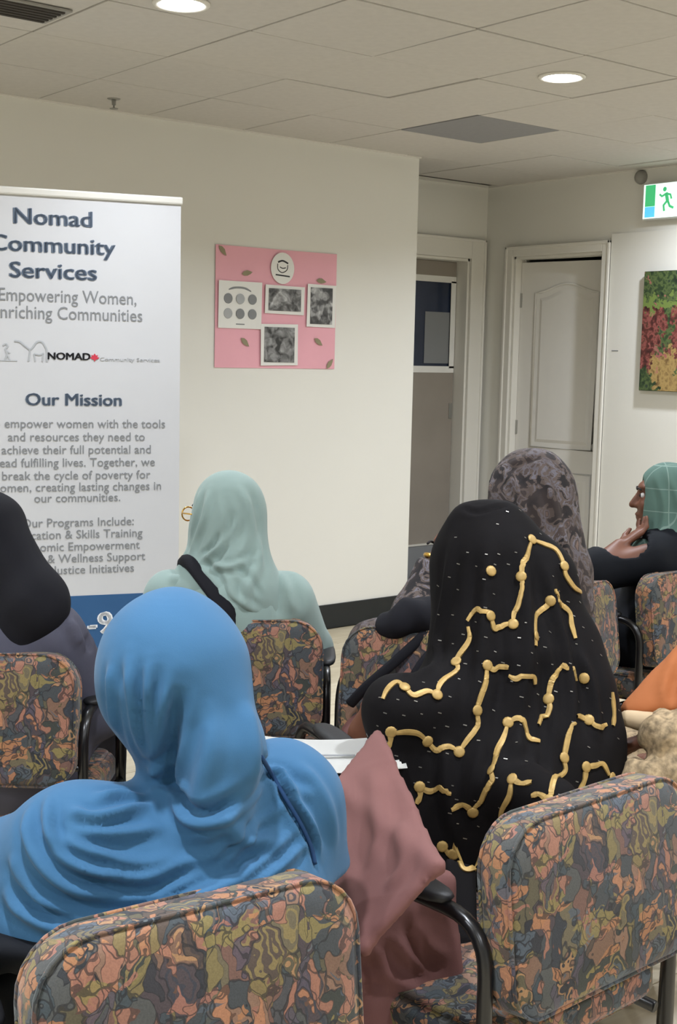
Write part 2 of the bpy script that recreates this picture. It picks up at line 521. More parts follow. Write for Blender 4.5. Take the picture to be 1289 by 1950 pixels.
def smin(a, b, k):
    h = np.clip(.5 + .5*(b-a)/k, 0, 1)
    return b + (a-b)*h - k*h*(1-h)

def smax(a, b, k): return -smin(-a, -b, k)

def ell(p, c, r, R=None):
    q = p - V3(*c)
    if R is not None: q = q @ R
    r = V3(*r)
    k0 = np.linalg.norm(q/r, axis=1); k1 = np.linalg.norm(q/(r*r), axis=1)
    return k0*(k0-1)/np.maximum(k1, 1e-6)

def cone(p, a, b, ra, rb, flat=None):
    """tapered capsule; flat=(dir, factor>1) thins it along dir"""
    a = V3(*a); b = V3(*b); ba = b-a
    t = np.clip(((p-a) @ ba)/max(float(ba @ ba), 1e-9), 0, 1)
    d = p - a - t[:, None]*ba
    if flat is not None:
        n = V3(*flat[0]); n = n/np.linalg.norm(n)
        d = d + np.outer(d @ n, n)*(flat[1]-1)
    return np.linalg.norm(d, axis=1) - (ra + (rb-ra)*t)

def tri(p, a, b, c, r):
    a, b, c = V3(*a), V3(*b), V3(*c)
    n = np.cross(b-a, c-a)
    def seg(x, y):
        e = y-x; w = p-x
        t = np.clip((w @ e)/float(e @ e), 0, 1)
        q = w - t[:, None]*e
        return np.einsum('ij,ij->i', q, q)
    def side(x, y): return (p-x) @ np.cross(n, y-x)
    inside = (side(a, b) >= 0) & (side(b, c) >= 0) & (side(c, a) >= 0)
    dn = ((p-a) @ n)**2/float(n @ n)
    ed = np.minimum(np.minimum(seg(a, b), seg(b, c)), seg(c, a))
    return np.sqrt(np.where(inside, dn, ed)) - r

def blend(p, prims, k=.03):
    d = None
    for q in prims:
        kk = k
        if callable(q): e = q(p)
        elif q[0] == 'e': e = ell(p, *q[1:4])
        elif q[0] == 'c': e = cone(p, *q[1:6])
        else: e = tri(p, *q[1:5])
        d = e if d is None else smin(d, e, kk)
    return d

def E_(c, r, R=None): return ('e', c, r, R)
def C_(a, b, ra, rb, flat=None): return ('c', a, b, ra, rb, flat)
def T_(a, b, c, r): return ('t', a, b, c, r)

def rotz(a):
    c, s = math.cos(a), math.sin(a)
    return np.array([[c, -s, 0], [s, c, 0], [0, 0, 1]], F)
def rotx(a):
    c, s = math.cos(a), math.sin(a)
    return np.array([[1, 0, 0], [0, c, -s], [0, s, c]], F)
def roty(a):
    c, s = math.cos(a), math.sin(a)
    return np.array([[c, 0, s], [0, 1, 0], [-s, 0, c]], F)

def surface(fn, lo, hi, h):
    lo = np.array(lo, F); hi = np.array(hi, F)
    n = np.ceil((hi-lo)/h).astype(int)+1
    B = 8
    nb = -(-n//B)
    n = nb*B + 1
    ax = [lo[i]+h*np.arange(n[i], dtype=F) for i in range(3)]
    cb = [lo[i]+h*(B*np.arange(nb[i], dtype=F)+B/2) for i in range(3)]
    cc = np.stack(np.meshgrid(*cb, indexing='ij'), -1).reshape(-1, 3)
    dc = fn(cc).reshape(nb)
    act = np.abs(dc) < h*B*.87*1.7 + .012
    V = np.repeat(np.repeat(np.repeat(dc, B, 0), B, 1), B, 2)
    V = np.pad(V, ((0, 1),)*3, mode='edge').astype(F)
    m = np.zeros(n, bool)
    for i, j, k in np.argwhere(act):
        m[i*B:i*B+B+1, j*B:j*B+B+1, k*B:k*B+B+1] = True
    idx = np.argwhere(m)
    pts = np.stack([ax[i][idx[:, i]] for i in range(3)], 1)
    out = np.empty(len(pts), F)
    for s in range(0, len(pts), 300000): out[s:s+300000] = fn(pts[s:s+300000])
    V[m] = out
    S = V < 0
    c = np.zeros(n-1, np.int8)
    for dx in (0, 1):
        for dy in (0, 1):
            for dz in (0, 1):
                c += S[dx:n[0]-1+dx, dy:n[1]-1+dy, dz:n[2]-1+dz]
    mixed = (c > 0) & (c < 8)
    cells = np.argwhere(mixed)
    ID = -np.ones(n-1, np.int64); ID[mixed] = np.arange(len(cells))
    acc = np.zeros((len(cells), 3), F); cnt = np.zeros(len(cells), F)
    co = [(x, y, z) for x in (0, 1) for y in (0, 1) for z in (0, 1)]
    for a in range(8):
        for b in range(a+1, 8):
            A, Bc = np.array(co[a]), np.array(co[b])
            if np.abs(A-Bc).sum() != 1: continue
            va = V[tuple((cells+A).T)]; vb = V[tuple((cells+Bc).T)]
            x = (va < 0) != (vb < 0)
            t = va/np.where(x, va-vb, 1)
            acc[x] += (A + t[:, None]*(Bc-A))[x]; cnt[x] += 1
    verts = lo + h*(cells + acc/np.maximum(cnt, 1)[:, None])
    faces = []
    for d in range(3):
        e1, e2 = (d+1) % 3, (d+2) % 3
        s0 = [slice(None)]*3; s1 = [slice(None)]*3
        s0[d] = slice(0, -1); s1[d] = slice(1, None)
        x = S[tuple(s0)] != S[tuple(s1)]
        ed = np.argwhere(x)
        ok = ((ed[:, e1] > 0) & (ed[:, e1] < n[e1]-1) & (ed[:, e2] > 0) & (ed[:, e2] < n[e2]-1))
        ed = ed[ok]
        if not len(ed): continue
        o1 = np.zeros(3, int); o1[e1] = 1
        o2 = np.zeros(3, int); o2[e2] = 1
        q = np.stack([ID[tuple((ed-o1-o2).T)], ID[tuple((ed-o2).T)], ID[tuple(ed.T)], ID[tuple((ed-o1).T)]], 1)
        flip = ~S[tuple(ed.T)]
        q[flip] = q[flip][:, ::-1]
        faces.append(q)
    faces = np.concatenate(faces)
    faces = faces[(faces >= 0).all(1)]
    return verts.astype(np.float64), faces

def relax(v, f, it=2, lam=.5):
    e = np.concatenate([f[:, [0, 1]], f[:, [1, 2]], f[:, [2, 3]], f[:, [3, 0]]])
    e = np.concatenate([e, e[:, ::-1]])
    cnt = np.bincount(e[:, 0], minlength=len(v))
    for _ in range(it):
        s = np.stack([np.bincount(e[:, 0], v[e[:, 1], k], minlength=len(v)) for k in range(3)], 1)
        v = v + lam*(s/np.maximum(cnt, 1)[:, None]-v)
    return v

def normals(v, f):
    n = np.cross(v[f[:, 2]]-v[f[:, 0]], v[f[:, 3]]-v[f[:, 1]])
    N = np.stack([sum(np.bincount(f[:, j], n[:, k], minlength=len(v)) for j in range(4)) for k in range(3)], 1)
    return N/np.maximum(np.linalg.norm(N, axis=1), 1e-12)[:, None]

def catmull(pts, n=5):
    P = np.array(pts, float)
    if len(P) < 3: return P
    Q = np.vstack([2*P[0]-P[1], P, 2*P[-1]-P[-2]])
    out = []
    for i in range(1, len(Q)-2):
        for t in np.arange(n)/n:
            a, b, c, d = Q[i-1:i+3]
            out.append(.5*(2*b+(c-a)*t+(2*a-5*b+4*c-d)*t*t+(3*b-a-3*c+d)*t**3))
    out.append(P[-1])
    return np.array(out)

def fold(v, n, lines, gain=1.0):
    """press folds into a cloth surface: each line is (points, width, height); a ridge with a crease beside it"""
    disp = np.zeros(len(v))
    for pts, wd, ht in lines:
        P = catmull(pts)
        L = len(P)
        best = np.full(len(v), 9.0); bt = np.zeros(len(v))
        box_ok = np.all((v > P.min(0)-4*wd) & (v < P.max(0)+4*wd), 1)
        ix = np.nonzero(box_ok)[0]
        if not len(ix): continue
        q = v[ix]; bd = np.full(len(ix), 9.0); tt = np.zeros(len(ix))
        for i in range(L-1):
            e = P[i+1]-P[i]; wv = q-P[i]
            t = np.clip((wv @ e)/max(e @ e, 1e-12), 0, 1)
            d = np.linalg.norm(wv-t[:, None]*e, axis=1)
            u = d < bd
            bd[u] = d[u]; tt[u] = (i+t[u])/(L-1)
        taper = np.clip(np.sin(np.pi*np.clip(tt, .02, .98))*1.6, 0, 1)
        g = np.exp(-(bd/wd)**2) - .35*np.exp(-((bd-1.9*wd)/(.9*wd))**2)
        disp[ix] += ht*gain*g*taper
    return v + n*disp[:, None]

# a seated figure; local frame: x to the sitter's right, y forward, z up, origin on the floor under the seat
class Figure:
    def __init__(s, base, heading, top=1.17, lean=0.0, side=0.0, head_yaw=0.0, head_pitch=0.0, head_off=(0, 0, 0), arms=None, stout=1.0, knees=(.44, .11), drop=.035):
        s.base = np.array([base[0], base[1], 0], F); s.R = rotz(math.radians(heading)); s.st = stout
        k = top-1.17
        ch = V3(side*.6, -.06+lean*.55, .83+k*.8-drop)
        nk = V3(side*.9, -.03+lean*.85, .95+k-drop*.6)
        hc = V3(side+head_off[0], .02+lean+head_off[1], 1.07+k+head_off[2])
        s.j = dict(pel=V3(0, -.08, .53), ch=ch, nk=nk, hc=hc)
        s.HR = rotz(math.radians(head_yaw)) @ rotx(math.radians(head_pitch))
        sh = .155
        for sd, nm in ((1, 'r'), (-1, 'l')):
            s.j['sh'+nm] = ch + V3(sd*sh, 0, .055)
            s.j['el'+nm] = V3(sd*.235 + side*.5, .02+lean*.5, .64+k*.5)
            s.j['wr'+nm] = V3(sd*.10, .25, .60)
            s.j['hp'+nm] = V3(sd*.085, -.02, .52)
            s.j['kn'+nm] = V3(sd*knees[1], knees[0], .515)
            s.j['an'+nm] = V3(sd*knees[1], knees[0]-.02, .10)
            s.j['to'+nm] = V3(sd*(knees[1]+.02), knees[0]+.13, .04)
            s.j['hd'+nm] = (V3(-sd*.45, .85, -.15), V3(0, .15, 1.0))      # hand direction, back-of-hand normal
        if arms:
            for kx, vv in arms.items(): s.j[kx] = V3(*vv) if not kx.startswith('hd') else (V3(*vv[0]), V3(*vv[1]))
    def loc(s, p): return (p.astype(F)-s.base) @ s.R
    def wld(s, p): return np.asarray(p, F) @ s.R.T + s.base
    def head(s, infl=0.0, face=True):
        j = s.j
        def fn(p):
            q = (p-j['hc']) @ s.HR
            d = ell(q, (0, -.018, .028), (.073+infl, .092+infl, .088+infl))
            d = smin(d, ell(q, (0, .028, -.045), (.055+infl, .060+infl, .068+infl)), .035)
            if face:
                d = smin(d, cone(q, (0, .082, .020), (0, .106, -.020), .009, .0125), .012)
                d = smin(d, cone(q, (-.013, .090, -.022), (.013, .090, -.022), .009, .009), .010)
                d = smin(d, ell(q, (0, .073, -.092), (.024, .020, .020)), .02)
                d = smin(d, ell(q, (0, .066, .044), (.050, .020, .014)), .02)
                for sx in (-1, 1):
                    d = smax(d, -ell(q, (sx*.030, .092, .016), (.017, .017, .011)), .012)
                    d = smin(d, ell(q, (sx*.034, .062, -.018), (.024, .022, .022)), .02)
                    d = smin(d, ell(q, (sx*.073, -.012, -.005), (.010, .020, .031)), .008)
                d = smin(d, ell(q, (0, .083, -.054), (.025, .014, .0075)), .006)
                d = smin(d, ell(q, (0, .080, -.066), (.022, .014, .0080)), .005)
                d = smax(d, -cone(q, (-.021, .099, -.0598), (.021, .099, -.0598), .0028, .0028), .004)
            return d
        return fn
    def hand(s, nm):
        j = s.j; wr = j['wr'+nm]; fwd, nrm = j['hd'+nm]
        fwd = fwd/np.linalg.norm(fwd); nrm = nrm - fwd*float(nrm @ fwd); nrm /= np.linalg.norm(nrm)
        sd = np.cross(fwd, nrm)*(1 if nm == 'r' else -1)      # away from the thumb
        A = lambda f_, s_, n_: tuple(wr + fwd*f_ + sd*s_ + nrm*n_)
        pr = [C_(A(.02, 0, 0), A(.075, .0, 0), .030, .036, (tuple(nrm), 2.2))]
        ln = (.066, .075, .070, .054); off = (-.027, -.009, .009, .026)
        for L, o in zip(ln, off):
            a = A(.085, o, .002); b = A(.085+L*.5, o*1.12, -.006); c = A(.085+L*.86, o*1.15, -.030)
            pr += [C_(a, b, .0088, .0080), C_(b, c, .0080, .0066)]
        pr += [C_(A(.030, -.024, -.004), A(.070, -.050, -.012), .013, .010), C_(A(.070, -.050, -.012), A(.100, -.052, -.020), .0095, .0078)]
        return pr
    def body(s):
        j = s.j; st = s.st
        hd = s.head()
        limbs = []
        prims = [E_(tuple(j['pel']), (.165*st, .125, .12)), C_(tuple(j['pel']), tuple(j['ch']), .115*st, .105), E_(tuple(j['ch']+V3(0, 0, .01)), (.150, .098, .125)),
                 C_(tuple(j['ch']+V3(0, .0, .08)), tuple(j['nk']), .075, .052), C_(tuple(j['nk']), tuple(j['hc']+V3(0, -.015, -.03)), .050, .050)]
        for nm in 'rl':
            prims += [C_(tuple(j['sh'+nm]), tuple(j['el'+nm]), .052, .040), C_(tuple(j['el'+nm]), tuple(j['wr'+nm]), .039, .026),
                      C_(tuple(j['hp'+nm]), tuple(j['kn'+nm]), .085, .058), C_(tuple(j['kn'+nm]), tuple(j['an'+nm]), .054, .036),
                      C_(tuple(j['an'+nm]+V3(0, -.03, -.05)), tuple(j['to'+nm]), .036, .028)]
        hands = {nm: s.hand(nm) for nm in 'rl'}
        def fn(p):
            q = s.loc(p)
            d = blend(q, prims, .035)
            d = smin(d, hd(q), .02)
            for nm in 'rl': d = smin(d, blend(q, hands[nm], .007), .012)
            return d
        return fn
    def robe(s, infl=.022, k=.07, sleeves=('r', 'l'), skirt=True, cut_low=.07, sleeve_r=.03):
        j = s.j; st = s.st
        prims = [E_(tuple(j['pel']), (.175*st+infl, .135+infl, .13+infl)), C_(tuple(j['pel']), tuple(j['ch']), .125*st+infl, .115+infl),
                 E_(tuple(j['ch']+V3(0, 0, .0)), (.160*st+infl, .105+infl, .125+infl)), C_(tuple(j['ch']+V3(0, 0, .08)), tuple(j['nk']+V3(0, 0, -.01)), .080+infl, .045+infl)]
        arms = []
        for nm in 'rl':
            sr = .0 if nm in sleeves else 0
            arms += [C_(tuple(j['sh'+nm]), tuple(j['el'+nm]), .058+infl, .050+infl), C_(tuple(j['el'+nm]), tuple(j['el'+nm]+(j['wr'+nm]-j['el'+nm])*.93), .048+infl, sleeve_r+infl)]
            prims += [C_(tuple(j['hp'+nm]), tuple(j['kn'+nm]), .095+infl, .072+infl)]
            if skirt: prims += [C_(tuple(j['kn'+nm]), tuple(j['an'+nm]+V3(0, 0, -.02)), .070+infl, .085+infl)]
        cuffs = [(j['el'+nm]+(j['wr'+nm]-j['el'+nm])*.93, (j['wr'+nm]-j['el'+nm])/np.linalg.norm(j['wr'+nm]-j['el'+nm])) for nm in 'rl']
        def fn(p):
            q = s.loc(p)
            d = blend(q, prims, k)
            d = smin(d, blend(q, arms, .03), .04)
            for c, n in cuffs:            # the sleeve ends flat at the cuff
                near = np.linalg.norm(q-c, axis=1) < .09
                d = np.where(near, smax(d, (q-c) @ n, .008), d)
            return np.maximum(d, cut_low-q[:, 2])
        return fn
    def scarf(s, infl=.014, extra=(), k=.045, face=(.058, .075, .088), face_c=(0, .100, -.018), drape=.10):
        """head scarf: hugs the skull, closes under the chin, spreads over neck and shoulders"""
        j = s.j
        prims = [C_(tuple(j['hc']+V3(0, -.01, -.05)), tuple(j['nk']+V3(0, 0, -.02)), .085, .098), E_(tuple(j['nk']+V3(0, -.005, -.055)), (.165, .115, drape))]
        hd = s.head(infl, face=False)
        def fn(p):
            q = s.loc(p)
            d = smin(hd(q), blend(q, prims, k), k)
            if extra: d = smin(d, blend(p, extra, .03), k)
            qf = (q-j['hc']) @ s.HR
            return smax(d, -ell(qf, face_c, face), .012)
        return fn
# SDF-END

def grow(name, fn, lo, hi, h, m, parent=None, relax_it=2, lines=None, origin=None, ripple=0.0, rscale=9.0):
    """mesh a field given in seating layout; the object sits under its parent, which is turned by TURN"""
    v, f = surface(fn, lo, hi, h)
    v = relax(v, f, relax_it)
    if lines or ripple:
        n = normals(v, f)
        if lines: v = fold(v, n, lines)
        if ripple:
            v = v + n*(ripple*np.sin(v[:, 0]*rscale*6+2.2*np.sin(v[:, 2]*rscale))*np.sin(v[:, 2]*rscale*1.3+v[:, 1]*rscale*3))[:, None]
    o = np.array([origin[0], origin[1], 0.0])
    me = bpy.data.meshes.new(name)
    me.from_pydata((v-o).tolist(), [], f.tolist())
    me.update()
    ob = link(name, me, m, parent, smooth=True)
    return ob, v, f

def local_tube(name, pts, rad, m, parent, origin, sides=8, closed=False, flat=None):
    bm = bmesh.new()
    bm_tube(bm, [Vector(p)-Vector((origin[0], origin[1], 0)) for p in pts], rad, sides, closed, flat)
    return from_bm(name, bm, m, parent, smooth=True)
# ------------------------------------------------------------------ room shell
CEIL = 2.591
WA, WC, WB = 5.418, 6.036, 6.017     # poster wall, hall wall, side wall
XE = 4.856                           # where the poster wall ends
X0, Y0 = -2.6, -3.2

struct(box('floor', (X0-.1, Y0-.1, -.06), (8.2, 7.6, -.004), MAT['floor']))
FLOOR = bpy.data.objects['floor']
bm = bmesh.new(); bm_box(bm, (-.5985, -.1485, 0), (.5985, .1485, .004), .0012)
pm = bpy.data.meshes.new('plank'); bm.to_mesh(pm); bm.free()
def hall_floor(x, y): return x > XE-.1 and y > WA+.05
for r in range(-2, 18):
    y = .15+.3*r
    if y > WA-.1: continue
    for c in range(-1, 6):
        x = .2+1.2*c+(.45*(r % 3))
        if x > WB-.55 or x < X0+.5: continue
        link('plank', pm, MAT['plank'], FLOOR, (x, y, -.004))
struct(box('trim_hall_carpet', (XE-.0, WA+.0, -.003), (WB, 7.0, .004), MAT['carpet']))

# ceiling: grey void slab with every lay-in tile hung below it
struct(box('ceiling', (X0-.1, Y0-.1, CEIL+.012), (7.4, 7.6, CEIL+.12), MAT['void']))
CE = bpy.data.objects['ceiling']
TP, TG = .5453, .007
bm = bmesh.new(); bm_box(bm, (-TP/2+TG/2, -TP/2+TG/2, 0), (TP/2-TG/2, TP/2-TG/2, .012), .0022)
tm = bpy.data.meshes.new('ceiling_tile'); bm.to_mesh(tm); bm.free()
bm = bmesh.new(); bm_box(bm, (-TP/2+TG/2, -TP/2+TG/2, 0), (TP/2-TG/2, TP/2-TG/2, .012), .0022)
vm = bpy.data.meshes.new('vent_tile'); bm.to_mesh(vm); bm.free()
LAMPS = [(3.855, 3.486), (2.207, 3.607), (.56, 3.6), (-1.1, 3.6), (3.855, 1.30), (2.207, 1.30), (.56, 1.30), (-1.1, 1.3), (3.855, -1.0), (2.207, -1.0), (.56, -1.0), (-1.1, -1.0), (5.52, 3.95), (5.45, 1.6), (5.45, -1.0)]  # the one nearest the exit sign is added, unseen, to brighten the right wall
tx0, ty0 = 4.748 - TP/2, 4.29 + TP/2
for i in range(-13, 4):
    for j in range(-13, 4):
        x, y = tx0 + i*TP, ty0 + j*TP
        if x < X0 or x > WB+.1 or y < Y0 or y > WC+.1: continue
        if i == 0 and j == 0: continue
        d = min(math.hypot(x-a, y-b) for a, b in LAMPS)
        t = link('ceiling_tile', tm, MAT['ceil'], CE, (x, y, CEIL + random.uniform(-.002, .002)))
        t.rotation_euler = (random.uniform(-.003, .003), random.uniform(-.003, .003), 0)
link('vent_tile', vm, MAT['vent'], CE, (tx0, ty0, CEIL-.001))['label'] = 'grey perforated ceiling tile'

def wall_boxes(name, boxes, m):
    bm = bmesh.new()
    for lo, hi in boxes: bm_box(bm, lo, hi)
    return struct(from_bm(name, bm, m))

wall_boxes('wall_front', [((X0-.1, WA, 0), (XE, WA+.12, CEIL+.012))], MAT['wall'])
DX0, DX1, DH = 5.02, 5.873, 2.13
wall_boxes('wall_hall', [((3.0, WC, 0), (DX0, WC+.12, CEIL+.012)), ((DX1, WC, 0), (WB+.1, WC+.12, CEIL+.012)), ((DX0, WC, DH), (DX1, WC+.12, CEIL+.012)),
                         ((3.0, WA+.12, 0), (3.1, WC, CEIL+.012))], MAT['wall'])
EY0, EY1, EH = 5.053, 5.779, 2.14
wall_boxes('wall_right', [((WB, Y0-.1, 0), (WB+.12, EY0, CEIL+.012)), ((WB, EY1, 0), (WB+.12, WC+.1, CEIL+.012)), ((WB, EY0, EH), (WB+.12, EY1, CEIL+.012))], MAT['wall'])
wall_boxes('wall_left', [((X0-.1, Y0-.1, 0), (X0, WA+.12, CEIL+.012))], MAT['wall'])
wall_boxes('wall_back', [((X0, Y0-.1, 0), (WB, Y0, CEIL+.012))], MAT['wall'])
# the rooms behind the two doors
wall_boxes('wall_beyond_side_door', [((7.0, 4.7, 0), (7.06, 6.0, CEIL+.012)), ((WB+.12, 4.7, 0), (7.0, 4.76, CEIL+.012)), ((WB+.12, 5.94, 0), (7.0, 6.0, CEIL+.012))], MAT['wall'])
wall_boxes('wall_beyond_hall_door', [((4.6, 6.9, 0), (6.2, 6.96, CEIL+.012)), ((4.6, WC+.12, 0), (4.66, 6.9, CEIL+.012)), ((6.14, WC+.12, 0), (6.2, 6.9, CEIL+.012))], MAT['wall'])
# proud lining on the side wall from the door casing onwards
struct(box('trim_wall_lining', (WB-.014, Y0, 0), (WB, 4.9905, 2.236), MAT['wall'], bev=.002))
# baseboards
struct(box('baseboard_front', (X0, WA-.010, 0), (XE+.0, WA, .135), MAT['base'], bev=.003))
struct(box('baseboard_end', (XE, WA-.010, 0), (XE+.010, WA+.12, .135), MAT['base'], bev=.003))
struct(box('baseboard_right', (WB-.024, Y0, 0), (WB-.014, 4.95, .135), MAT['base'], bev=.003))
# thin shadow-gap moulding where the walls meet the tiles
for nm, lo, hi in (('trim_1', (X0, WA-.018, CEIL-.006), (XE, WA, CEIL+.012)), ('trim_2', (WB-.018, Y0, CEIL-.006), (WB, WC, CEIL+.012)), ('trim_3', (XE, WC-.018, CEIL-.006), (WB-.018, WC, CEIL+.012))):
    struct(box(nm, lo, hi, MAT['trim']))

# ------------------------------------------------------------------ doors
def casing(name, axis, a0, a1, h, face, wdt, out):
    """flat architrave round an opening; axis is the wall's run"""
    bm = bmesh.new()
    def put(u0, u1, z0, z1, t):
        if axis == 'y': bm_box(bm, (face-t, u0, z0), (face, u1, z1), .004)
        else: bm_box(bm, (u0, face-t, z0), (u1, face, z1), .004)
    put(a0-wdt, a0, 0, h+wdt, .02); put(a1, a1+wdt, 0, h+wdt, .02); put(a0, a1, h, h+wdt, .02)
    put(a0-wdt, a0-wdt+.018, 0, h+wdt, .028); put(a1+wdt-.018, a1+wdt, 0, h+wdt, .028); put(a0-wdt, a1+wdt, h+wdt-.018, h+wdt, .028)
    return from_bm(name, bm, MAT['trim'])
struct(casing('trim_door_1', 'y', EY0, EY1, EH, WB, .062, 1))
struct(casing('trim_door_2', 'x', DX0, DX1, DH, WC, .125, 1))
def jamb(name, boxes):
    bm = bmesh.new()
    for lo, hi in boxes: bm_box(bm, lo, hi, .002)
    return struct(from_bm(name, bm, MAT['trim']))
jamb('trim_jamb_1', [((WB, EY0-.0, 0), (WB+.125, EY0+.016, EH)), ((WB, EY1-.016, 0), (WB+.125, EY1, EH)), ((WB, EY0, EH-.016), (WB+.125, EY1, EH)),
                     ((WB+.075, EY1-.03, 0), (WB+.09, EY1-.016, EH-.016))])
jamb('trim_jamb_2', [((DX0, WC, 0), (DX0+.018, WC+.13, DH)), ((DX1-.018, WC, 0), (DX1, WC+.13, DH)), ((DX0, WC, DH-.018), (DX1, WC+.13, DH))])

# white moulded door, standing a little open into the room behind; its two panels are an arched upper and a plain lower one
D = thing('door_1', 'white moulded two panel door with an arched top panel, slightly ajar', 'door', (WB+.052, EY1-.018, .008), math.radians(9.0))
D['kind'] = 'structure'
DW, DHH = EY1-EY0-.038, EH-.042
def door_leaf():
    bm = bmesh.new()
    bm_box(bm, (0, -DW, 0), (.036, 0, DHH), .002)
    return bm
from_bm('leaf', door_leaf(), MAT['door'], D)
def panel_ring(z0, z1, arch):
    """raised moulding outline on the door face"""
    y0, y1 = -DW+.115, -.115
    pts = [(0, y0, z0), (0, y1, z0), (0, y1, z1)]
    if arch:
        for k in range(1, 16):
            t = k/16
            y = y1+(y0-y1)*t
            pts.append((0, y, z1 + arch*(.5-.5*math.cos(2*math.pi*t))))
    pts.append((0, y0, z1))
    return pts
for z0, z1, ar in ((.93, 1.905, .055), (.20, .78, 0)):
    pts = panel_ring(z0, z1, ar)
    tube('panel_moulding', [Vector(p)+Vector((-.0005, 0, 0)) for p in pts], .008, MAT['door'], D, sides=8, closed=True)
    cy, cz = -DW/2, (z0+z1)/2
    def sc(p, m):
        return (cy+(p[1]-cy)*(1-m/(DW/2-.115)), cz+(p[2]-cz)*(1-m/((z1-z0)/2)))
    bm = bmesh.new()
    f1 = [bm.verts.new((.001, *sc(p, .030))) for p in pts]
    f0 = [bm.verts.new((-.007, *sc(p, .052))) for p in pts]
    bm.faces.new(f0)
    for k in range(len(pts)):
        k2 = (k+1) % len(pts)
        bm.faces.new((f0[k], f0[k2], f1[k2], f1[k]))
    from_bm('raised_panel', bm, MAT['door'], D)
for z in (.25, 1.05, 1.86):
    box('hinge', (-.004, -.012, z-.045), (.012, .010, z+.045), MAT['steel'], D, bev=.002)
k = lathe('knob', [(0, 0), (.024, .0), (.026, .008), (.012, .014), (.011, .034), (.026, .044), (.028, .056), (.018, .066), (0, .067)], MAT['steel'], D, n=20)
k.rotation_euler = (0, -math.pi/2, 0); k.location = (0, -DW+.06, .96)

# grey-beige door with a taped window at the end of the hall recess
G = thing('door_2', 'grey beige door with a taped dark window, closed in its white frame', 'door', (DX0+.022, WC+.100, .006))
G['kind'] = 'structure'
GW, GH = DX1-DX0-.044, DH-.026
wz0, wz1, wx0, wx1 = 1.42, 1.98, GW-.395, GW-.03
bm = bmesh.new()
bm_box(bm, (0, 0, 0), (wx0, .036, GH)); bm_box(bm, (wx1, 0, 0), (GW, .036, GH)); bm_box(bm, (wx0, 0, 0), (wx1, .036, wz0)); bm_box(bm, (wx0, 0, wz1), (wx1, .036, GH))
from_bm('leaf', bm, MAT['greydoor'], G)
box('pane', (wx0, .012, wz0), (wx1, .020, wz1), MAT['glassdark'], G)
box('notice', (wx0+.14, .008, wz0+.03), (wx1-.01, .0115, wz0+.36), MAT['inkgrey'], G)['label'] = 'grey sheet behind the window tape'
bm = bmesh.new()
for (a, b) in (((wx0-.03, wz0-.03), (wx0+.012, wz1+.03)), ((wx0, wz1-.01), (wx1+.03, wz1+.03)), ((wx0, wz0-.03), (wx1+.03, wz0+.012)), ((wx1-.012, wz0), (wx1+.03, wz1))):
    bm_box(bm, (a[0], -.003, a[1]), (b[0], 0, b[1]))
from_bm('window_tape', bm, MAT['paper'], G)['label'] = 'white paper tape round the pane'
box('kick_plate', (.02, -.003, .02), (GW-.02, 0, .26), MAT['inkgrey'], G)
box('kick_plate_edge', (.02, -.008, .26), (GW-.02, 0, .272), MAT['rail'], G)
box('strike_plate', (GW-.03, -.006, 1.09), (GW-.004, 0, 1.19), MAT['steel'], G, bev=.001)
k = lathe('knob', [(0, 0), (.024, .0), (.026, .008), (.012, .014), (.011, .034), (.026, .044), (.028, .056), (.018, .066), (0, .067)], MAT['steel'], G, n=20)
k.rotation_euler = (math.pi/2, 0, 0); k.location = (.07, 0, 1.0)

# ------------------------------------------------------------------ ceiling lamps and fittings
def downlight(x, y, label):
    t = thing('downlight', label, 'ceiling light', (x, y, CEIL-.001), 0, 'round recessed downlights')
    lathe('trim_ring', [(.072, -.002), (.074, -.008), (.086, -.010), (.092, -.005), (.092, 0), (.072, 0)], MAT['trim'], t, n=28)
    lathe('lens', [(0, -.0075), (.045, -.007), (.068, -.0045), (.072, -.001), (0, -.001)], MAT['lensglow'], t, n=24)
    L = bpy.data.lights.new('downlight_lamp', 'AREA')
    L.shape = 'DISK'; L.size = .11; L.energy = LAMP_WATTS; L.color = (.93, .99, 1.09); L.spread = LAMP_SPREAD
    if label.startswith('bright round downlight at the upper left'): L.energy *= .62
    if (x, y) == (5.45, 1.6): L.energy *= .3
    if (x, y) == (3.855, 1.30): L.energy *= .75
    o = bpy.data.objects.new('downlight_lamp', L); COL.objects.link(o)
    o.parent = t; o.location = (0, 0, -.016)
for q, (x, y) in enumerate(LAMPS):
    lb = {2: 'round downlight over the left side of the seating, out of view', 12: 'unseen round downlight added by the right wall to brighten it', 0: 'bright round downlight near the grey vent tile', 1: 'bright round downlight at the upper left, above the banner'}.get(q, 'round downlight behind the viewer, %s column from the left in the %s row' % ('first second third fourth fifth'.split()[sorted({-1.1, .56, 2.207, 3.855, 5.45}).index(x) if x != 5.52 else 4], {3.6: 'front', 3.607: 'front', 1.30: 'middle', 1.6: 'middle', -1.0: 'back'}.get(y, 'front')))
    downlight(x, y, lb)
t = thing('sprinkler_head', 'small dull metal sprinkler head under the ceiling above the banner', 'sprinkler', (2.81, 5.15, CEIL))
lathe('escutcheon', [(0, -.004), (.026, -.003), (.030, 0), (0, 0)], MAT['greyplastic'], t, n=20)
lathe('nozzle', [(0, -.028), (.009, -.027), (.010, -.004), (0, -.003)], MAT['greyplastic'], t, n=14)
lathe('deflector', [(0, -.045), (.018, -.044), (.019, -.041), (.004, -.039), (.003, -.028), (0, -.027)], MAT['greyplastic'], t, n=18)
t = thing('air_grille', 'dark slotted air grille in the ceiling at the top left corner', 'vent', (1.75, 4.02, CEIL-.002))
box('grille_frame', (-.24, -.10, -.008), (.24, .10, 0), MAT['greyplastic'], t, bev=.002)
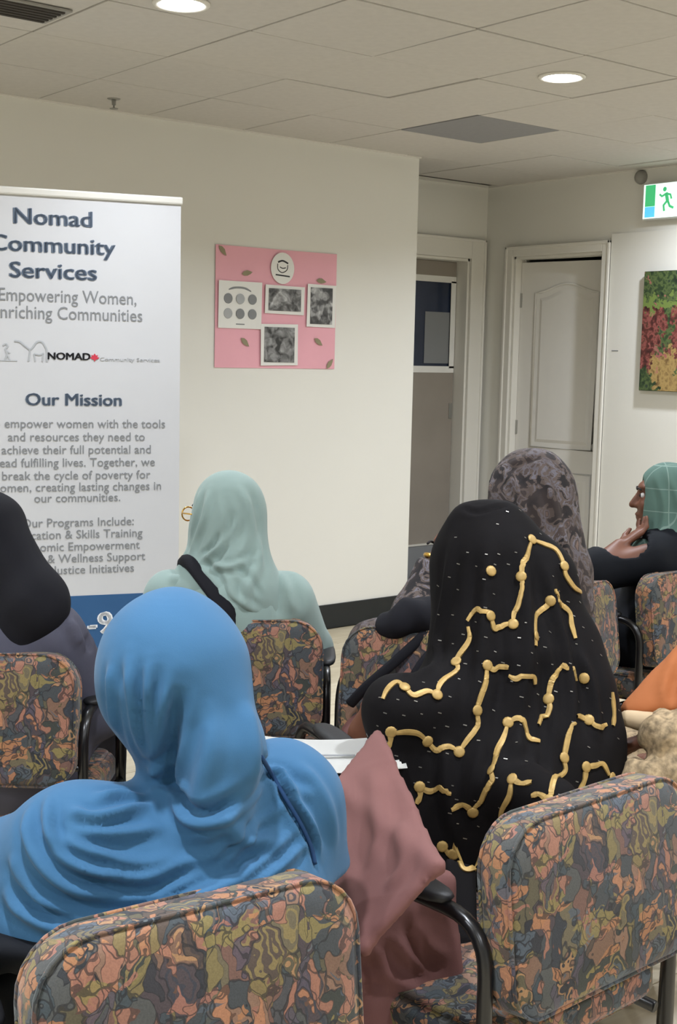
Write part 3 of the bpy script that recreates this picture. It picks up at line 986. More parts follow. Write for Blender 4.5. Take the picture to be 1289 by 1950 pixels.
for k in range(6):
    box('louvre', (-.22, -.085+.030*k, -.013), (.22, -.070+.030*k, -.007), MAT['void'], t)
t = thing('wall_sensor', 'small grey dome sensor high on the wall above the exit sign', 'sensor', (WB, 4.80, 2.545))
lathe('dome', [(0, .045), (.022, .040), (.036, .024), (.040, .006), (.040, 0), (0, 0)], MAT['greyplastic'], t, n=20)
t.children[0].rotation_euler = (0, -math.pi/2, 0)

# lit exit sign, its face towards the room
t = thing('exit_sign', 'lit exit sign with a running figure high on the right wall', 'sign', (WB-.016, 4.572, 2.306))
box('casing', (-.038, -.172, -.012), (0.0, .172, .192), MAT['signcase'], t, bev=.006)
box('lit_face', (-.0405, -.164, -.004), (-.0375, .164, .184), MAT['signwhite'], t)
box('green_panel', (-.0425, .082, .062), (-.0400, .150, .180), MAT['signgreen'], t)['label'] = 'lit green panel'
box('blue_lens_tint', (-.0425, .082, .002), (-.0400, .150, .060), MAT['signlenstint'], t)['label'] = 'blue lens tint built as a glowing strip'  # blue camera lens tint below the green, put in as a glowing strip
def runner():
    bm = bmesh.new()
    X = -.0415
    def limb(pts, r): bm_tube(bm, [(X, y, z) for y, z in pts], r, 8, flat=((1, 0, 0), .15))
    r = bmesh.ops.create_uvsphere(bm, u_segments=10, v_segments=6, radius=.013)
    for v in r['verts']: v.co = Vector((X+v.co.x*.1, .018+v.co.y, .150+v.co.z))
    limb([(.008, .130), (-.004, .085)], .011)
    limb([(.012, .122), (.036, .112), (.052, .124)], .006)
    limb([(.004, .124), (-.022, .118), (-.030, .094)], .006)
    limb([(-.002, .085), (.022, .062), (.016, .030)], .007)
    limb([(-.006, .085), (-.020, .055), (-.046, .044)], .007)
    return bm
from_bm('running_figure', runner(), MAT['signgreen'], t, smooth=True)['label'] = 'green running figure'
bm = bmesh.new()
for a, b in (((-.085, .02), (-.078, .165)), ((-.150, .02), (-.143, .165)), ((-.150, .160), (-.078, .167))): bm_box(bm, (-.0425, a[0], a[1]), (-.0400, b[0], b[1]))
from_bm('doorway_outline', bm, MAT['signgreen'], t)

# canvas on the side wall
t = thing('canvas_painting', 'colourful garden painting on canvas hung on the right wall', 'picture', (WB-.016, 4.21, 1.669))
box('stretched_canvas', (-.036, -.497, -.338), (0, .497, .338), MAT['canvas'], t, bev=.003)
box('painted_face', (-.0375, -.494, -.335), (-.0358, .494, .335), MAT['painting'], t)
box('wall_mark', (WB-.0155, 4.900, 1.553), (WB-.0135, 4.948, 1.559), MAT['inkgrey'])
tag(bpy.data.objects['wall_mark'], 'small grey metal hook on the right wall beside the door', 'hook')

# ------------------------------------------------------------------ pink poster
t = thing('poster_board', 'pink poster board with black and white photos taped to the wall', 'poster', (3.900, WA, 1.724))
PW, PH = .764, .606
def card(name, cx, cz, w_, h_, m, parent, y=-.004, th=.0012, rot=0.0, curl=.0):
    """sheet of paper on the wall, its side edges lifting a little towards the room"""
    bm = bmesh.new()
    nx, nz = 8, 3
    lay_ = []
    for t_ in (0.0, -th):
        lay_.append([[bm.verts.new(((i/nx-.5)*w_, t_-curl*(abs(i/nx-.5)*2)**3*(.5+.5*j/nz), (j/nz-.5)*h_)) for j in range(nz+1)] for i in range(nx+1)])
    A, B = lay_
    for i in range(nx):
        for j in range(nz):
            bm.faces.new((A[i][j], A[i][j+1], A[i+1][j+1], A[i+1][j])); bm.faces.new((B[i][j], B[i+1][j], B[i+1][j+1], B[i][j+1]))
        bm.faces.new((A[i][0], A[i+1][0], B[i+1][0], B[i][0])); bm.faces.new((A[i][nz], B[i][nz], B[i+1][nz], A[i+1][nz]))
    for j in range(nz):
        bm.faces.new((A[0][j], B[0][j], B[0][j+1], A[0][j+1])); bm.faces.new((A[nx][j], A[nx][j+1], B[nx][j+1], B[nx][j]))
    xform(bm, Matrix.Rotation(rot, 4, 'Y'))
    o = from_bm(name, bm, m, parent); o.location = (cx, y, cz)
    return o
card('pink_card', 0, 0, PW, PH, MAT['pink'], t, y=-.002, th=.0015, curl=.004)
def up(px, pz):   # fractions of the board
    return ((px-.5)*PW, (.5-pz)*PH)
# round sheet with a drawn cup emblem and a line of writing
cx, cz = up(.533, .155)
def bm_plate(out, th):
    """flat outline in XZ given thickness towards -Y"""
    bm = bmesh.new()
    a = [bm.verts.new((x, 0, z)) for x, z in out]; b = [bm.verts.new((x, -th, z)) for x, z in out]
    n = len(out)
    bm.faces.new(a); bm.faces.new(b[::-1])
    for k in range(n): bm.faces.new((a[k], b[k], b[(k+1) % n], a[(k+1) % n]))
    return bm
bm = bm_plate([(.074*math.cos(a), .080*math.sin(a)) for a in [2*math.pi*k/28 for k in range(28)]], .0012)
s = from_bm('round_sheet', bm, MAT['paper'], t); s.location = (cx, -.010, cz)
bm = bmesh.new()
bm_tube(bm, smooth_path([(-.030, -.0012, .030), (.0, -.0012, .038), (.034, -.0012, .026)], 5), .0045, 6, flat=((0, 1, 0), .2))
bm_tube(bm, smooth_path([(-.032, -.0012, .022), (-.030, -.0012, -.006), (-.004, -.0012, -.022), (.026, -.0012, -.008), (.032, -.0012, .018)], 5), .0028, 6, flat=((0, 1, 0), .2))
bm_tube(bm, smooth_path([(-.018, -.0012, .006), (.0, -.0012, .000), (.020, -.0012, .004)], 4), .0024, 6, flat=((0, 1, 0), .2))
bm_tube(bm, smooth_path([(-.044, -.0012, -.034), (0, -.0012, -.037), (.046, -.0012, -.040)], 4), .0036, 6, flat=((0, 1, 0), .2))
from_bm('emblem', bm, MAT['black_ink'], s)
# portrait sheet: an arched heading, six grey portraits, a caption
cx, cz = up(.190, .480)
s = card('portrait_sheet', cx, cz, .262, .235, MAT['paper'], t, y=-.008, curl=.008)
bm = bmesh.new()
bm_tube(bm, smooth_path([(-.090, -.0016, .066), (-.035, -.0016, .084), (.030, -.0016, .084), (.084, -.0016, .062)], 5), .0052, 6, flat=((0, 1, 0), .15))
from_bm('heading_line', bm, MAT['inkgrey'], s)
bm = bmesh.new()
bm_tube(bm, [(-.022, -.0016, -.096), (.030, -.0016, -.096)], .0028, 6, flat=((0, 1, 0), .15))
from_bm('caption_line', bm, MAT['inkgrey'], s)
for i in range(3):
    for j in range(2):
        bm = bmesh.new()
        r = bmesh.ops.create_uvsphere(bm, u_segments=14, v_segments=8, radius=1)
        for v in r['verts']: v.co = Vector((v.co.x*.027, v.co.y*.0012, v.co.z*.026))
        o = from_bm('portrait', bm, MAT['palegrey'] if (i, j) in ((1, 0), (0, 1)) else MAT['inkgrey'], s, smooth=True)
        o.location = (-.072+.074*i, -.0042, .030-.074*j)
for nm, fx, fz, w_, h_, sd, lt in (('wide_photo', .555, .420, .250, .145, 1.3, .6), ('tall_photo', .868, .455, .190, .222, 4.1, .35), ('lower_photo', .515, .800, .236, .212, 7.7, .8)):
    cx, cz = up(fx, fz)
    s = card(nm, cx, cz, w_, h_, MAT['paper'], t, y=-.009, curl=.004, rot=random.uniform(-.02, .02))
    box('print', (-w_/2+.022, -.0048, -h_/2+.016), (w_/2-.022, -.0008, h_/2-.016), photo_print(nm+'_print', sd, lt), s)['label'] = 'black and white snapshot'
for fx, fz, an in ((.050, .045, .8), (.245, .215, -.2), (.865, .240, .1), (.235, .785, .7), (.850, .765, .6), (.955, .955, -.9)):
    cx, cz = up(fx, fz)
    out = [(-.032, 0), (-.016, .012), (.004, .014), (.020, .007), (.034, 0), (.020, -.008), (.0, -.013), (-.018, -.010)]
    bm = bm_plate(out, .001)
    xform(bm, Matrix.Rotation(an, 4, 'Y'))
    o = from_bm('paper_leaf', bm, MAT['leaf'], t); o.location = (cx, -.009, cz)

# ------------------------------------------------------------------ roll-up banner
PHI = math.radians(70)
bdir = (math.sin(PHI), math.cos(PHI))
bx, by = -.622-.385*bdir[0], 4.9-.385*bdir[1]
BANG = TURN + math.atan2(bdir[1], bdir[0])
BN = thing('roll_up_banner', 'white roll-up banner with blue lettering standing in front of the wall', 'banner', lay(bx, by, 0), BANG)
BW = .780
box('printed_panel', (-BW/2, -.001, .075), (BW/2, .001, 2.052), MAT['banner'], BN)
box('blue_band', (-BW/2, -.0022, .075), (BW/2, -.0008, .569), MAT['navy'], BN)['label'] = 'dark blue printed band'
bm = bmesh.new(); bm_box(bm, (-BW/2-.006, -.012, 2.044), (BW/2+.006, .012, 2.072), .006)
from_bm('top_rail', bm, MAT['rail'], BN)
box('base_cassette', (-BW/2-.015, -.05, .012), (BW/2+.015, .05, .085), MAT['rail'], BN, bev=.012)
for sx in (-1, 1):
    box('foot', (sx*.28-.02, -.14, 0), (sx*.28+.02, .14, .014), MAT['rail'], BN, bev=.004)
tube('support_pole', [(0, .03, .08), (0, .018, 2.05)], .008, MAT['rail'], BN)
def line(s, cx, z, size, m, width=None, bold=0.0, xs=None, name='lettering', y=-.0026):
    me = text_mesh(s, size, bold)
    xsv = [v.co.x for v in me.vertices]
    x0, x1 = min(xsv), max(xsv)
    k = xs if xs else (width/(x1-x0) if width else 1.0)
    for v in me.vertices: v.co = Vector(((v.co.x-(x0+x1)/2)*k, -v.co.z, v.co.y))
    o = link(name, me, m, BN, (cx+.385, y, 0)); o.location.z = z
    return k
B = 2
for s, z, wd in (('Nomad', 1.944, .285), ('Community', 1.846, .455), ('Services', 1.752, .318)):
    line(s, -.468, z, .080, MAT['slate'], wd, .0028)
line('Empowering Women,', -.413, 1.668, .066, MAT['inkgrey'], .500)
line('Enriching Communities', -.413, 1.606, .066, MAT['inkgrey'], .545)
line('NOMAD', -.413, 1.459, .036, MAT['black_ink'], .158, .0014)
line('Community Services', -.187, 1.457, .019, MAT['palegrey'], .226)
line('Our Mission', -.395, 1.290, .063, MAT['slate'], .356, .0022)
kx = line('and resources they need to', -.383, 1.158, .046, MAT['inkgrey'], .506)
for s, z in (('To empower women with the tools', 1.207), ('achieve their full potential and', 1.110), ('lead fulfilling lives. Together, we', 1.062), ('break the cycle of poverty for', 1.014), ('women, creating lasting changes in', .970), ('our communities.', .929)):
    line(s, -.383, z, .046, MAT['inkgrey'], xs=kx)
for s, z, c in (('Our Programs Include:', .836, -.380), ('Education & Skills Training', .790, -.380), ('Economic Empowerment', .744, -.380), ('Health & Wellness Support', .699, -.378), ('Social Justice Initiatives', .655, -.380)):
    line(s, c, z, .046, MAT['inkgrey'], xs=kx)
line('-9', -.300, .420, .118, MAT['white'], None, .005, y=-.0036)
# maple leaf shaped red dot, camel and walker line drawing of the logo
lf = [(0, .016), (.005, .008), (.012, .010), (.010, .002), (.018, .001), (.010, -.006), (.004, -.007), (0, -.015), (-.004, -.007), (-.010, -.006), (-.018, .001), (-.010, .002), (-.012, .010), (-.005, .008)]
bm = bm_plate(lf, .001)
o = from_bm('red_leaf', bm, MAT['red_ink'], BN); o.location = (.066, -.0026, 1.468); o['label'] = 'small red leaf mark'
bm = bmesh.new()
def stroke(pts, r): bm_tube(bm, smooth_path([(x, 0, z) for x, z in pts], 4), r, 6, flat=((0, 1, 0), .2))
stroke([(-.610, 1.523), (-.590, 1.520), (-.575, 1.508), (-.555, 1.494), (-.545, 1.500), (-.530, 1.520), (-.512, 1.522), (-.500, 1.506), (-.494, 1.488), (-.494, 1.450)], .004)
stroke([(-.555, 1.494), (-.556, 1.478), (-.560, 1.450)], .0035)
stroke([(-.540, 1.478), (-.520, 1.474), (-.505, 1.480)], .0035)
stroke([(-.540, 1.478), (-.536, 1.450)], .003); stroke([(-.508, 1.478), (-.510, 1.450)], .003)
stroke([(-.650, 1.505), (-.640, 1.512), (-.634, 1.502), (-.642, 1.492), (-.636, 1.476), (-.644, 1.452)], .0035)
stroke([(-.640, 1.488), (-.626, 1.478)], .003); stroke([(-.636, 1.476), (-.626, 1.452)], .003)
stroke([(-.665, 1.451), (-.600, 1.451)], .002)
o = from_bm('camel_drawing', bm, MAT['palegrey'], BN); o.location = (.385, -.0026, 0); o['label'] = 'pale grey camel line drawing'

# ------------------------------------------------------------------ chairs
def make_chair():
    t = thing('waiting_chair', '', 'chair', (0, 0, 0))
    # backrest, leaning back a little
    bm = bm_slab(.46, .305, .072, (.080, .080, .060, .060))
    M = Matrix.Translation((0, -.230, .652)) @ Matrix.Rotation(math.radians(-7), 4, 'X')
    b = from_bm('backrest', xform(bm, M), MAT['fabric'], t, smooth=True)
    for y in (-.030, .030):
        bm = bmesh.new()
        bm_tube(bm, [(x*1.0, y, z*1.0) for x, z in rr_outline(.4570, .3020, (.080, .080, .060, .060))], .0030, 6, closed=True)
        from_bm('piping', xform(bm, M), MAT['fabric'], b, smooth=True)
    bm = bm_slab(.47, .46, .080, (.06, .06, .04, .04), bulge=.014, soft=.022)
    M = Matrix.Translation((0, .015, .412)) @ Matrix.Rotation(math.radians(-93), 4, 'X')
    s = from_bm('seat_cushion', xform(bm, M), MAT['fabric'], t, smooth=True)
    for sx in (-1, 1):
        x = sx*.240
        pts = fillet([(x, .235, .012), (x, .225, .645), (x, -.222, .655), (x, -.228, .012)], .085, 7)
        a = tube('arm_frame', pts, .0125, MAT['tube'], t, sides=12)
        bm = bmesh.new()
        bmesh.ops.create_uvsphere(bm, u_segments=18, v_segments=10, radius=1)
        for v in bm.verts:
            c = v.co.copy()
            v.co = Vector((math.copysign(abs(c.x)**.8, c.x)*.030, math.copysign(abs(c.y)**.7, c.y)*.125, math.copysign(abs(c.z)**.7, c.z)*.013))
        p = from_bm('arm_pad', bm, MAT['pad'], t, smooth=True); p.location = (x, -.022, .668)
        for y in (.235, -.228):
            lathe('foot_cap', [(0, 0), (.016, 0), (.017, .004), (.016, .030), (.0126, .034)], MAT['pad'], a, n=14, loc=(x, y, 0))
        tube('back_bracket', [(sx*.18, -.225, .535), (sx*.225, -.224, .535), (x, -.222, .535)], .009, MAT['tube'], t, sides=8)
    for y in (-.14, .16):
        tube('crossbar', [(-.240, y, .355), (.240, y, .355)], .011, MAT['tube'], t)
    for sx in (-1, 1):
        tube('side_rail', [(sx*.240, -.20, .355), (sx*.240, .225, .355)], .011, MAT['tube'], t)
    return t
CH = make_chair()
CHAIRS = [   # layout x, y of the seat centre, heading in degrees (0 faces away from the entrance), label
    (-.292, 1.735, 34, 'patterned waiting chair with the woman in blue, nearest at the bottom left'),
    (.272, 2.152, 41, 'empty patterned waiting chair nearest at the bottom right corner'),
    (-.270, 3.51, 2, 'patterned waiting chair of the woman in sage green, before the banner'),
    (-.815, 3.09, -1, 'patterned waiting chair of the woman in black at the left edge'),
    (.300, 3.42, -14, 'patterned waiting chair with a black jacket and bag on its back'),
    (.56, 4.02, 52, 'patterned waiting chair of the woman in mottled print, behind the gold-trimmed shawl'),
    (1.01, 4.41, 44, 'patterned waiting chair of the woman in the green checked scarf'),
    (.225, 2.80, 22, 'patterned waiting chair hidden under the black shawl with gold trim'),
    (1.03, 2.74, 68, 'patterned waiting chair of the person in orange at the right edge'),
]
def put_chair(i, c):
    x, y, hd, lb = CHAIRS[i]
    c.location = lay(x, y, 0); c.rotation_euler = (0, 0, TURN+math.radians(hd))
    tag(c, lb, 'chair', 'patterned waiting chairs')
for i in range(len(CHAIRS)):
    put_chair(i, CH if i == 0 else copy_tree(CH))
# ------------------------------------------------------------------ people
# --- woman in blue
FG_BLUE = Figure((-.292, 1.735), 34, top=1.140, lean=-.045, side=.035, head_yaw=2, head_pitch=-12, stout=1.15,
                 arms=dict(ell=(-.27, .10, .66), wrl=(-.10, .33, .62), elr=(.25, .06, .66)))
def blue_khimar(p, cut=True):
    d = blend(p, [E_((-0.2311, 1.7600, 1.0588), (0.1044, .122, 0.1104)),
                  C_((-0.2262, 1.7700, 1.0091), (-0.1969, 1.7700, 0.8938), 0.0885, 0.0690)], .05)
    d = smin(d, blend(p, [C_((-0.1748, 1.7300, 1.0660), (-0.1510, 1.6900, 0.9591), 0.0513, 0.0530), C_((-0.1510, 1.6900, 0.9591), (-0.1543, 1.6650, 0.8826), 0.0530, 0.0464)], .03), .03)
    b = blend(p, [C_((-0.2241, 1.7400, 0.8109), (-0.3419, 1.6600, 0.8233), 0.0720, 0.0816), C_((-0.3419, 1.6600, 0.8233), (-0.4470, 1.7200, 0.7443), 0.0816, 0.0850), C_((-0.4470, 1.7200, 0.7443), (-0.5878, 1.9000, 0.6631), 0.0807, 0.0686),
                  C_((-0.1676, 1.7700, 0.8240), (-0.0755, 1.8200, 0.8329), 0.0712, 0.0771), C_((-0.1513, 1.7500, 0.8823), (-0.0864, 1.8000, 0.8543), 0.0593, 0.0686), C_((-0.0755, 1.8200, 0.8329), (-0.0309, 1.8500, 0.6975), 0.0775, 0.0698),
                  E_((-0.2229, 1.7350, 0.7155), (0.2205, .150, 0.1581)), E_((-0.3173, 1.6800, 0.7229), (0.1512, .125, 0.0774))], .06)
    d = smin(d, b, .034)
    if not cut: return d
    qf = (FG_BLUE.loc(p)-FG_BLUE.j['hc']) @ FG_BLUE.HR
    d = smax(d, -ell(qf, (0, .125, -.02), (.060, .085, .090)), .012)
    return smax(d, .715-p[:, 2]+.06*np.clip(p[:, 0]+.35, -.1, .3), .012)

# --- woman under the black shawl with gold trim, in a mauve dress
FG_GOLD = Figure((.225, 2.80), 22, top=1.165, lean=-.09, side=.035, head_yaw=14, head_pitch=-8, arms=dict(ell=(-.15, .02, .66), wrl=(.03, .22, .60), wrr=(.12, .28, .62), knl=(.063, .449, .505), knr=(.267, .367, .505), anl=(.063, .43, .10), anr=(.267, .35, .10), tol=(.10, .58, .04), tor=(.31, .49, .04)))
def gold_shawl(p):
    d = blend(p, [E_((0.3233, 2.7450, 1.0472), (0.1115, .125, 0.1370)), C_((0.2770, 2.7200, 1.1600), (0.3582, 2.7200, 1.1595), 0.0254, 0.0277),
                  C_((0.3272, 2.7300, 1.0498), (0.3507, 2.6800, 0.8647), 0.1134, 0.1590), C_((0.3880, 2.7300, 1.0971), (0.4402, 2.7200, 1.0310), 0.0458, 0.0664), C_((0.4402, 2.7200, 1.0310), (0.4798, 2.7000, 0.8743), 0.0664, 0.0847), C_((0.4798, 2.7000, 0.8743), (0.5194, 2.6400, 0.7067), 0.0847, 0.0962)], .05)
    d = smin(d, blend(p, [E_((0.2240, 2.6600, 0.7264), (0.1330, .110, 0.0992)), E_((0.3466, 2.6100, 0.5975), (0.2642, .185, 0.2553)), C_((0.2569, 2.6200, 0.4758), (0.4586, 2.6200, 0.4804), 0.1212, 0.1432)], .06), .05)
    g = lambda *v: tuple(float(q) for q in FG_GOLD.wld(V3(*v)))
    d = smin(d, blend(p, [T_(g(-.225, -.26, .800), g(.225, -.26, .800), g(-.25, -.31, .38), .042), T_(g(.225, -.26, .800), g(-.25, -.31, .38), g(.25, -.31, .38), .042),
                          C_(g(-.20, -.235, .79), g(.20, -.235, .79), .075, .075), C_(g(.25, -.20, .68), g(.25, .10, .68), .05, .05), T_(g(.25, -.25, .70), g(.25, .10, .70), g(.26, -.26, .46), .04)], .03), .06)
    d = smin(d, blend(p, [C_((.300, 2.47, .665), (.420, 2.33, .672), .046, .042), T_((.300, 2.48, .66), (.42, 2.33, .67), (.36, 2.50, .42), .035), T_((.22, 2.50, .62), (.300, 2.47, .66), (.30, 2.48, .42), .03)], .03), .09)
    d = smin(d, blend(p, [T_((0.2190, 2.3000, 0.5597), (0.2621, 2.3000, 0.5401), (0.2202, 2.0200, 0.3573), 0.0084), T_((0.2621, 2.3000, 0.5401), (0.2581, 2.0200, 0.3582), (0.2202, 2.0200, 0.3573), 0.0084)], .02), .03)
    return smax(d, .40-p[:, 2], .012)
def mauve_dress(p):
    d = FG_GOLD.robe(infl=.015)(p)
    d = np.maximum(d, np.where(p[:, 2] > .62, gold_shawl(p)+.022, -1))
    t = blend(p, [T_((0.0854, 2.3800, 0.7803), (0.1577, 1.8000, 0.7557), (0.0065, 2.2000, 0.7328), 0.0103), T_((0.1577, 1.8000, 0.7557), (0.0524, 1.7900, 0.6314), (0.0065, 2.2000, 0.7328), 0.0093), T_((0.0524, 1.7900, 0.6314), (0.0065, 2.2000, 0.7328), (0.0107, 1.9000, 0.5994), 0.0093)], .02)
    s = blend(p, [T_((0.1957, 2.1000, 0.6037), (0.0553, 2.0200, 0.5344), (0.0330, 1.9800, 0.3527), 0.0178), T_((0.1957, 2.1000, 0.6037), (0.2280, 2.0200, 0.3340), (0.0327, 1.9600, 0.3643), 0.0178), C_((0.0962, 2.0500, 0.5117), (0.1597, 2.0800, 0.3747), 0.0424, 0.0390), T_((0.0633, 2.0200, 0.5621), (0.0073, 2.4600, 0.6421), (0.0144, 2.1000, 0.3895), 0.0131)], .02)
    d = smin(d, smin(t, s, .012), .03)
    return np.maximum(d, .05-p[:, 2])

# --- woman in sage green
FG_SAGE = Figure((-.270, 3.50), 2, top=1.150, lean=-.07, side=-.040, head_yaw=47, head_pitch=-4, arms=dict(elr=(.19, .06, .66), ell=(-.235, .04, .64)))
SAGE_SCARF = FG_SAGE.scarf(.016, extra=[C_((-0.2895, 3.4200, 1.0356), (-0.2430, 3.3600, 0.8604), 0.0840, 0.0883), C_((-0.2430, 3.3600, 0.8604), (-0.1974, 3.3600, 0.8114), 0.0783, 0.0569), C_((-0.3456, 3.4200, 0.9625), (-0.3830, 3.4000, 0.9332), 0.0490, 0.0317)])
SAGE_ROBE = FG_SAGE.robe()
# --- woman in black at the left edge
FG_DARK = Figure((-.815, 3.08), -2, top=1.128, lean=-.06, side=-.025, head_yaw=-5, head_pitch=-8, stout=1.05)
DARK_SCARF = FG_DARK.scarf(.018, extra=[C_((-0.8274, 3.0000, 1.0548), (-0.7167, 2.9500, 0.9022), 0.0763, 0.0890), C_((-0.7167, 2.9500, 0.9022), (-0.7618, 2.9300, 0.8176), 0.0763, 0.0636)])
DARK_ROBE = FG_DARK.robe(infl=.026)
# --- woman in mottled print
FG_CAMO = Figure((.56, 4.02), 52, top=1.195, lean=-.065, side=-.040, head_yaw=22, head_pitch=-6)
FG_CAMO.j['hc'] = FG_CAMO.loc(np.array([(0.5897, 3.9600, 1.0653)]))[0]
for k, v in dict(ell=(0.2299, 3.5200, 0.7659), wrl=(0.2836, 3.5600, 0.9367)).items(): FG_CAMO.j[k] = FG_CAMO.loc(np.array([v]))[0]
FG_CAMO.j['hdl'] = (FG_CAMO.loc(np.array([(0.3637, 3.7200, 1.0253)]))[0]-FG_CAMO.j['wrl'], V3(-.6, -.5, .2))
CAMO_SCARF = FG_CAMO.scarf(.022, extra=[E_((0.5982, 3.9600, 1.0572), (0.1409, .135, 0.1644)), C_((0.6147, 3.9500, 1.0176), (0.6825, 3.9000, 0.8451), 0.1322, 0.1025), C_((0.6825, 3.9000, 0.8451), (0.7043, 3.8800, 0.7504), 0.0991, 0.0909)])
def CAMO_ROBE(p):
    d = FG_CAMO.robe(infl=.024)(p)
    return smin(d, blend(p, [C_((0.5361, 3.7800, 0.7663), (0.2388, 3.5000, 0.7703), 0.1097, 0.0623), C_((0.2388, 3.5000, 0.7703), (0.2678, 3.5600, 0.8717), 0.0623, 0.0397)], .03), .04)
# --- woman in the green checked scarf, seen in profile
FG_GREEN = Figure((1.055, 4.44), 48, top=1.150, lean=-.075, side=.060, head_yaw=32, head_pitch=-2)
FG_GREEN.j['hc'] = FG_GREEN.loc(np.array([(1.1373, 4.4500, 1.0220)]))[0]
for k, v in dict(ell=(0.8481, 4.2400, 0.7868), wrl=(0.9616, 4.3100, 0.8716)).items(): FG_GREEN.j[k] = FG_GREEN.loc(np.array([v]))[0]
FG_GREEN.j['hdl'] = (FG_GREEN.loc(np.array([(1.0565, 4.3600, 0.9284)]))[0]-FG_GREEN.j['wrl'], V3(-.25, -.2, -.9))
GREEN_SCARF = FG_GREEN.scarf(.014, extra=[C_((1.2064, 4.4500, 1.0049), (1.2302, 4.4400, 0.8580), 0.1119, 0.1305), C_((1.1837, 4.4400, 0.8663), (1.0113, 4.3600, 0.8175), 0.0485, 0.0242), C_((1.0113, 4.3600, 0.8175), (1.1856, 4.4000, 0.8075), 0.0224, 0.0485)], face=(.064, .112, .112), face_c=(0, .128, -.022), drape=.07)
# --- person in orange at the right edge
FG_ORANGE = Figure((1.03, 2.74), 68, top=1.15, lean=.0, head_yaw=10)
for k, v in dict(ell=(0.8147, 2.6200, 0.7194), wrl=(0.6790, 2.6600, 0.6983)).items(): FG_ORANGE.j[k] = FG_ORANGE.loc(np.array([v]))[0]
FG_ORANGE.j['hdl'] = (FG_ORANGE.loc(np.array([(0.6241, 2.7000, 0.6612)]))[0]-FG_ORANGE.j['wrl'], V3(0, .1, 1))
ORANGE_SCARF = FG_ORANGE.scarf(.016, extra=[T_((0.8097, 2.7600, 0.9148), (0.6425, 2.7000, 0.7499), (0.8785, 2.6600, 0.7895), .022), T_((0.8097, 2.7600, 0.9148), (0.9350, 2.8000, 0.9685), (0.8785, 2.6600, 0.7895), .03)])

PEOPLE_SKIN = {}
def person(label, fig, skin, h=.009, body_h=None, group=None, cover=None):
    o = fig.base
    t = thing('person', label, 'person', lay(float(o[0]), float(o[1])), TURN, group)
    lo = (o[0]-.75, o[1]-.75, 0.0); hi = (o[0]+.75, o[1]+.75, 1.32)
    bf = fig.body()
    if cover:           # the loose outer cloth keeps clear of the body it covers
        b0 = bf
        def bf(p):
            qf = (fig.loc(p)-fig.j['hc']) @ fig.HR
            c = np.minimum(cover(p), ell(qf, (0, .075, -.01), (.070, .080, .110)))
            return np.where(p[:, 2] > .74, np.maximum(b0(p), c+.030), b0(p))
    grow('body', bf, lo, hi, body_h or h, skin, t, 1, origin=o)
    for nm in 'rl':     # shoes
        a = fig.wld(fig.j['an'+nm]+V3(0, -.02, -.055)); b = fig.wld(fig.j['to'+nm]+V3(0, .02, 0))
        def shoe(p, a=a, b=b): return np.maximum(blend(p, [C_(tuple(a), tuple(b), .043, .037)], .02), .004-p[:, 2])
        grow('shoe', shoe, (min(a[0], b[0])-.06, min(a[1], b[1])-.06, -.01), (max(a[0], b[0])+.06, max(a[1], b[1])+.06, .12), .008, MAT['shoe'], t, 2, origin=o)
    for sx in (-1, 1):  # eyes
        c = fig.wld(fig.j['hc'] + fig.HR @ V3(sx*.030, .0715, .015))
        fw = fig.wld(fig.j['hc'] + fig.HR @ V3(sx*.030, .0815, .015)) - c
        bm = bmesh.new(); bmesh.ops.create_uvsphere(bm, u_segments=14, v_segments=10, radius=.0098)
        e = from_bm('eye', bm, MAT['eye'], t, smooth=True); e.location = (c[0]-o[0], c[1]-o[1], c[2])
        bm = bmesh.new(); bmesh.ops.create_uvsphere(bm, u_segments=12, v_segments=8, radius=.0062)
        q = from_bm('iris', bm, MAT['pupil'], e, smooth=True); q.location = tuple(float(x)*.72 for x in fw)
        P = [fig.wld(fig.j['hc'] + fig.HR @ V3(sx*x, y, z)) for x, y, z in ((.014, .0905, .034), (.028, .089, .040), (.046, .078, .036))]
        local_tube('eyebrow', smooth_path(P, 4), .0028, MAT['brow'], t, o, 6)
    return t
def clothes(name, fn, fig, m, t, h=.009, lines=None, ripple=0.0, reach=.75, top=1.34, rscale=9.0, low=0.0, label=None):
    o = fig.base
    ob, v, f = grow(name, fn, (o[0]-reach, o[1]-reach, low), (o[0]+reach, o[1]+reach, top), h, m, t, 2, lines, o, ripple, rscale)
    if label: ob['label'] = label
    return ob, v, f

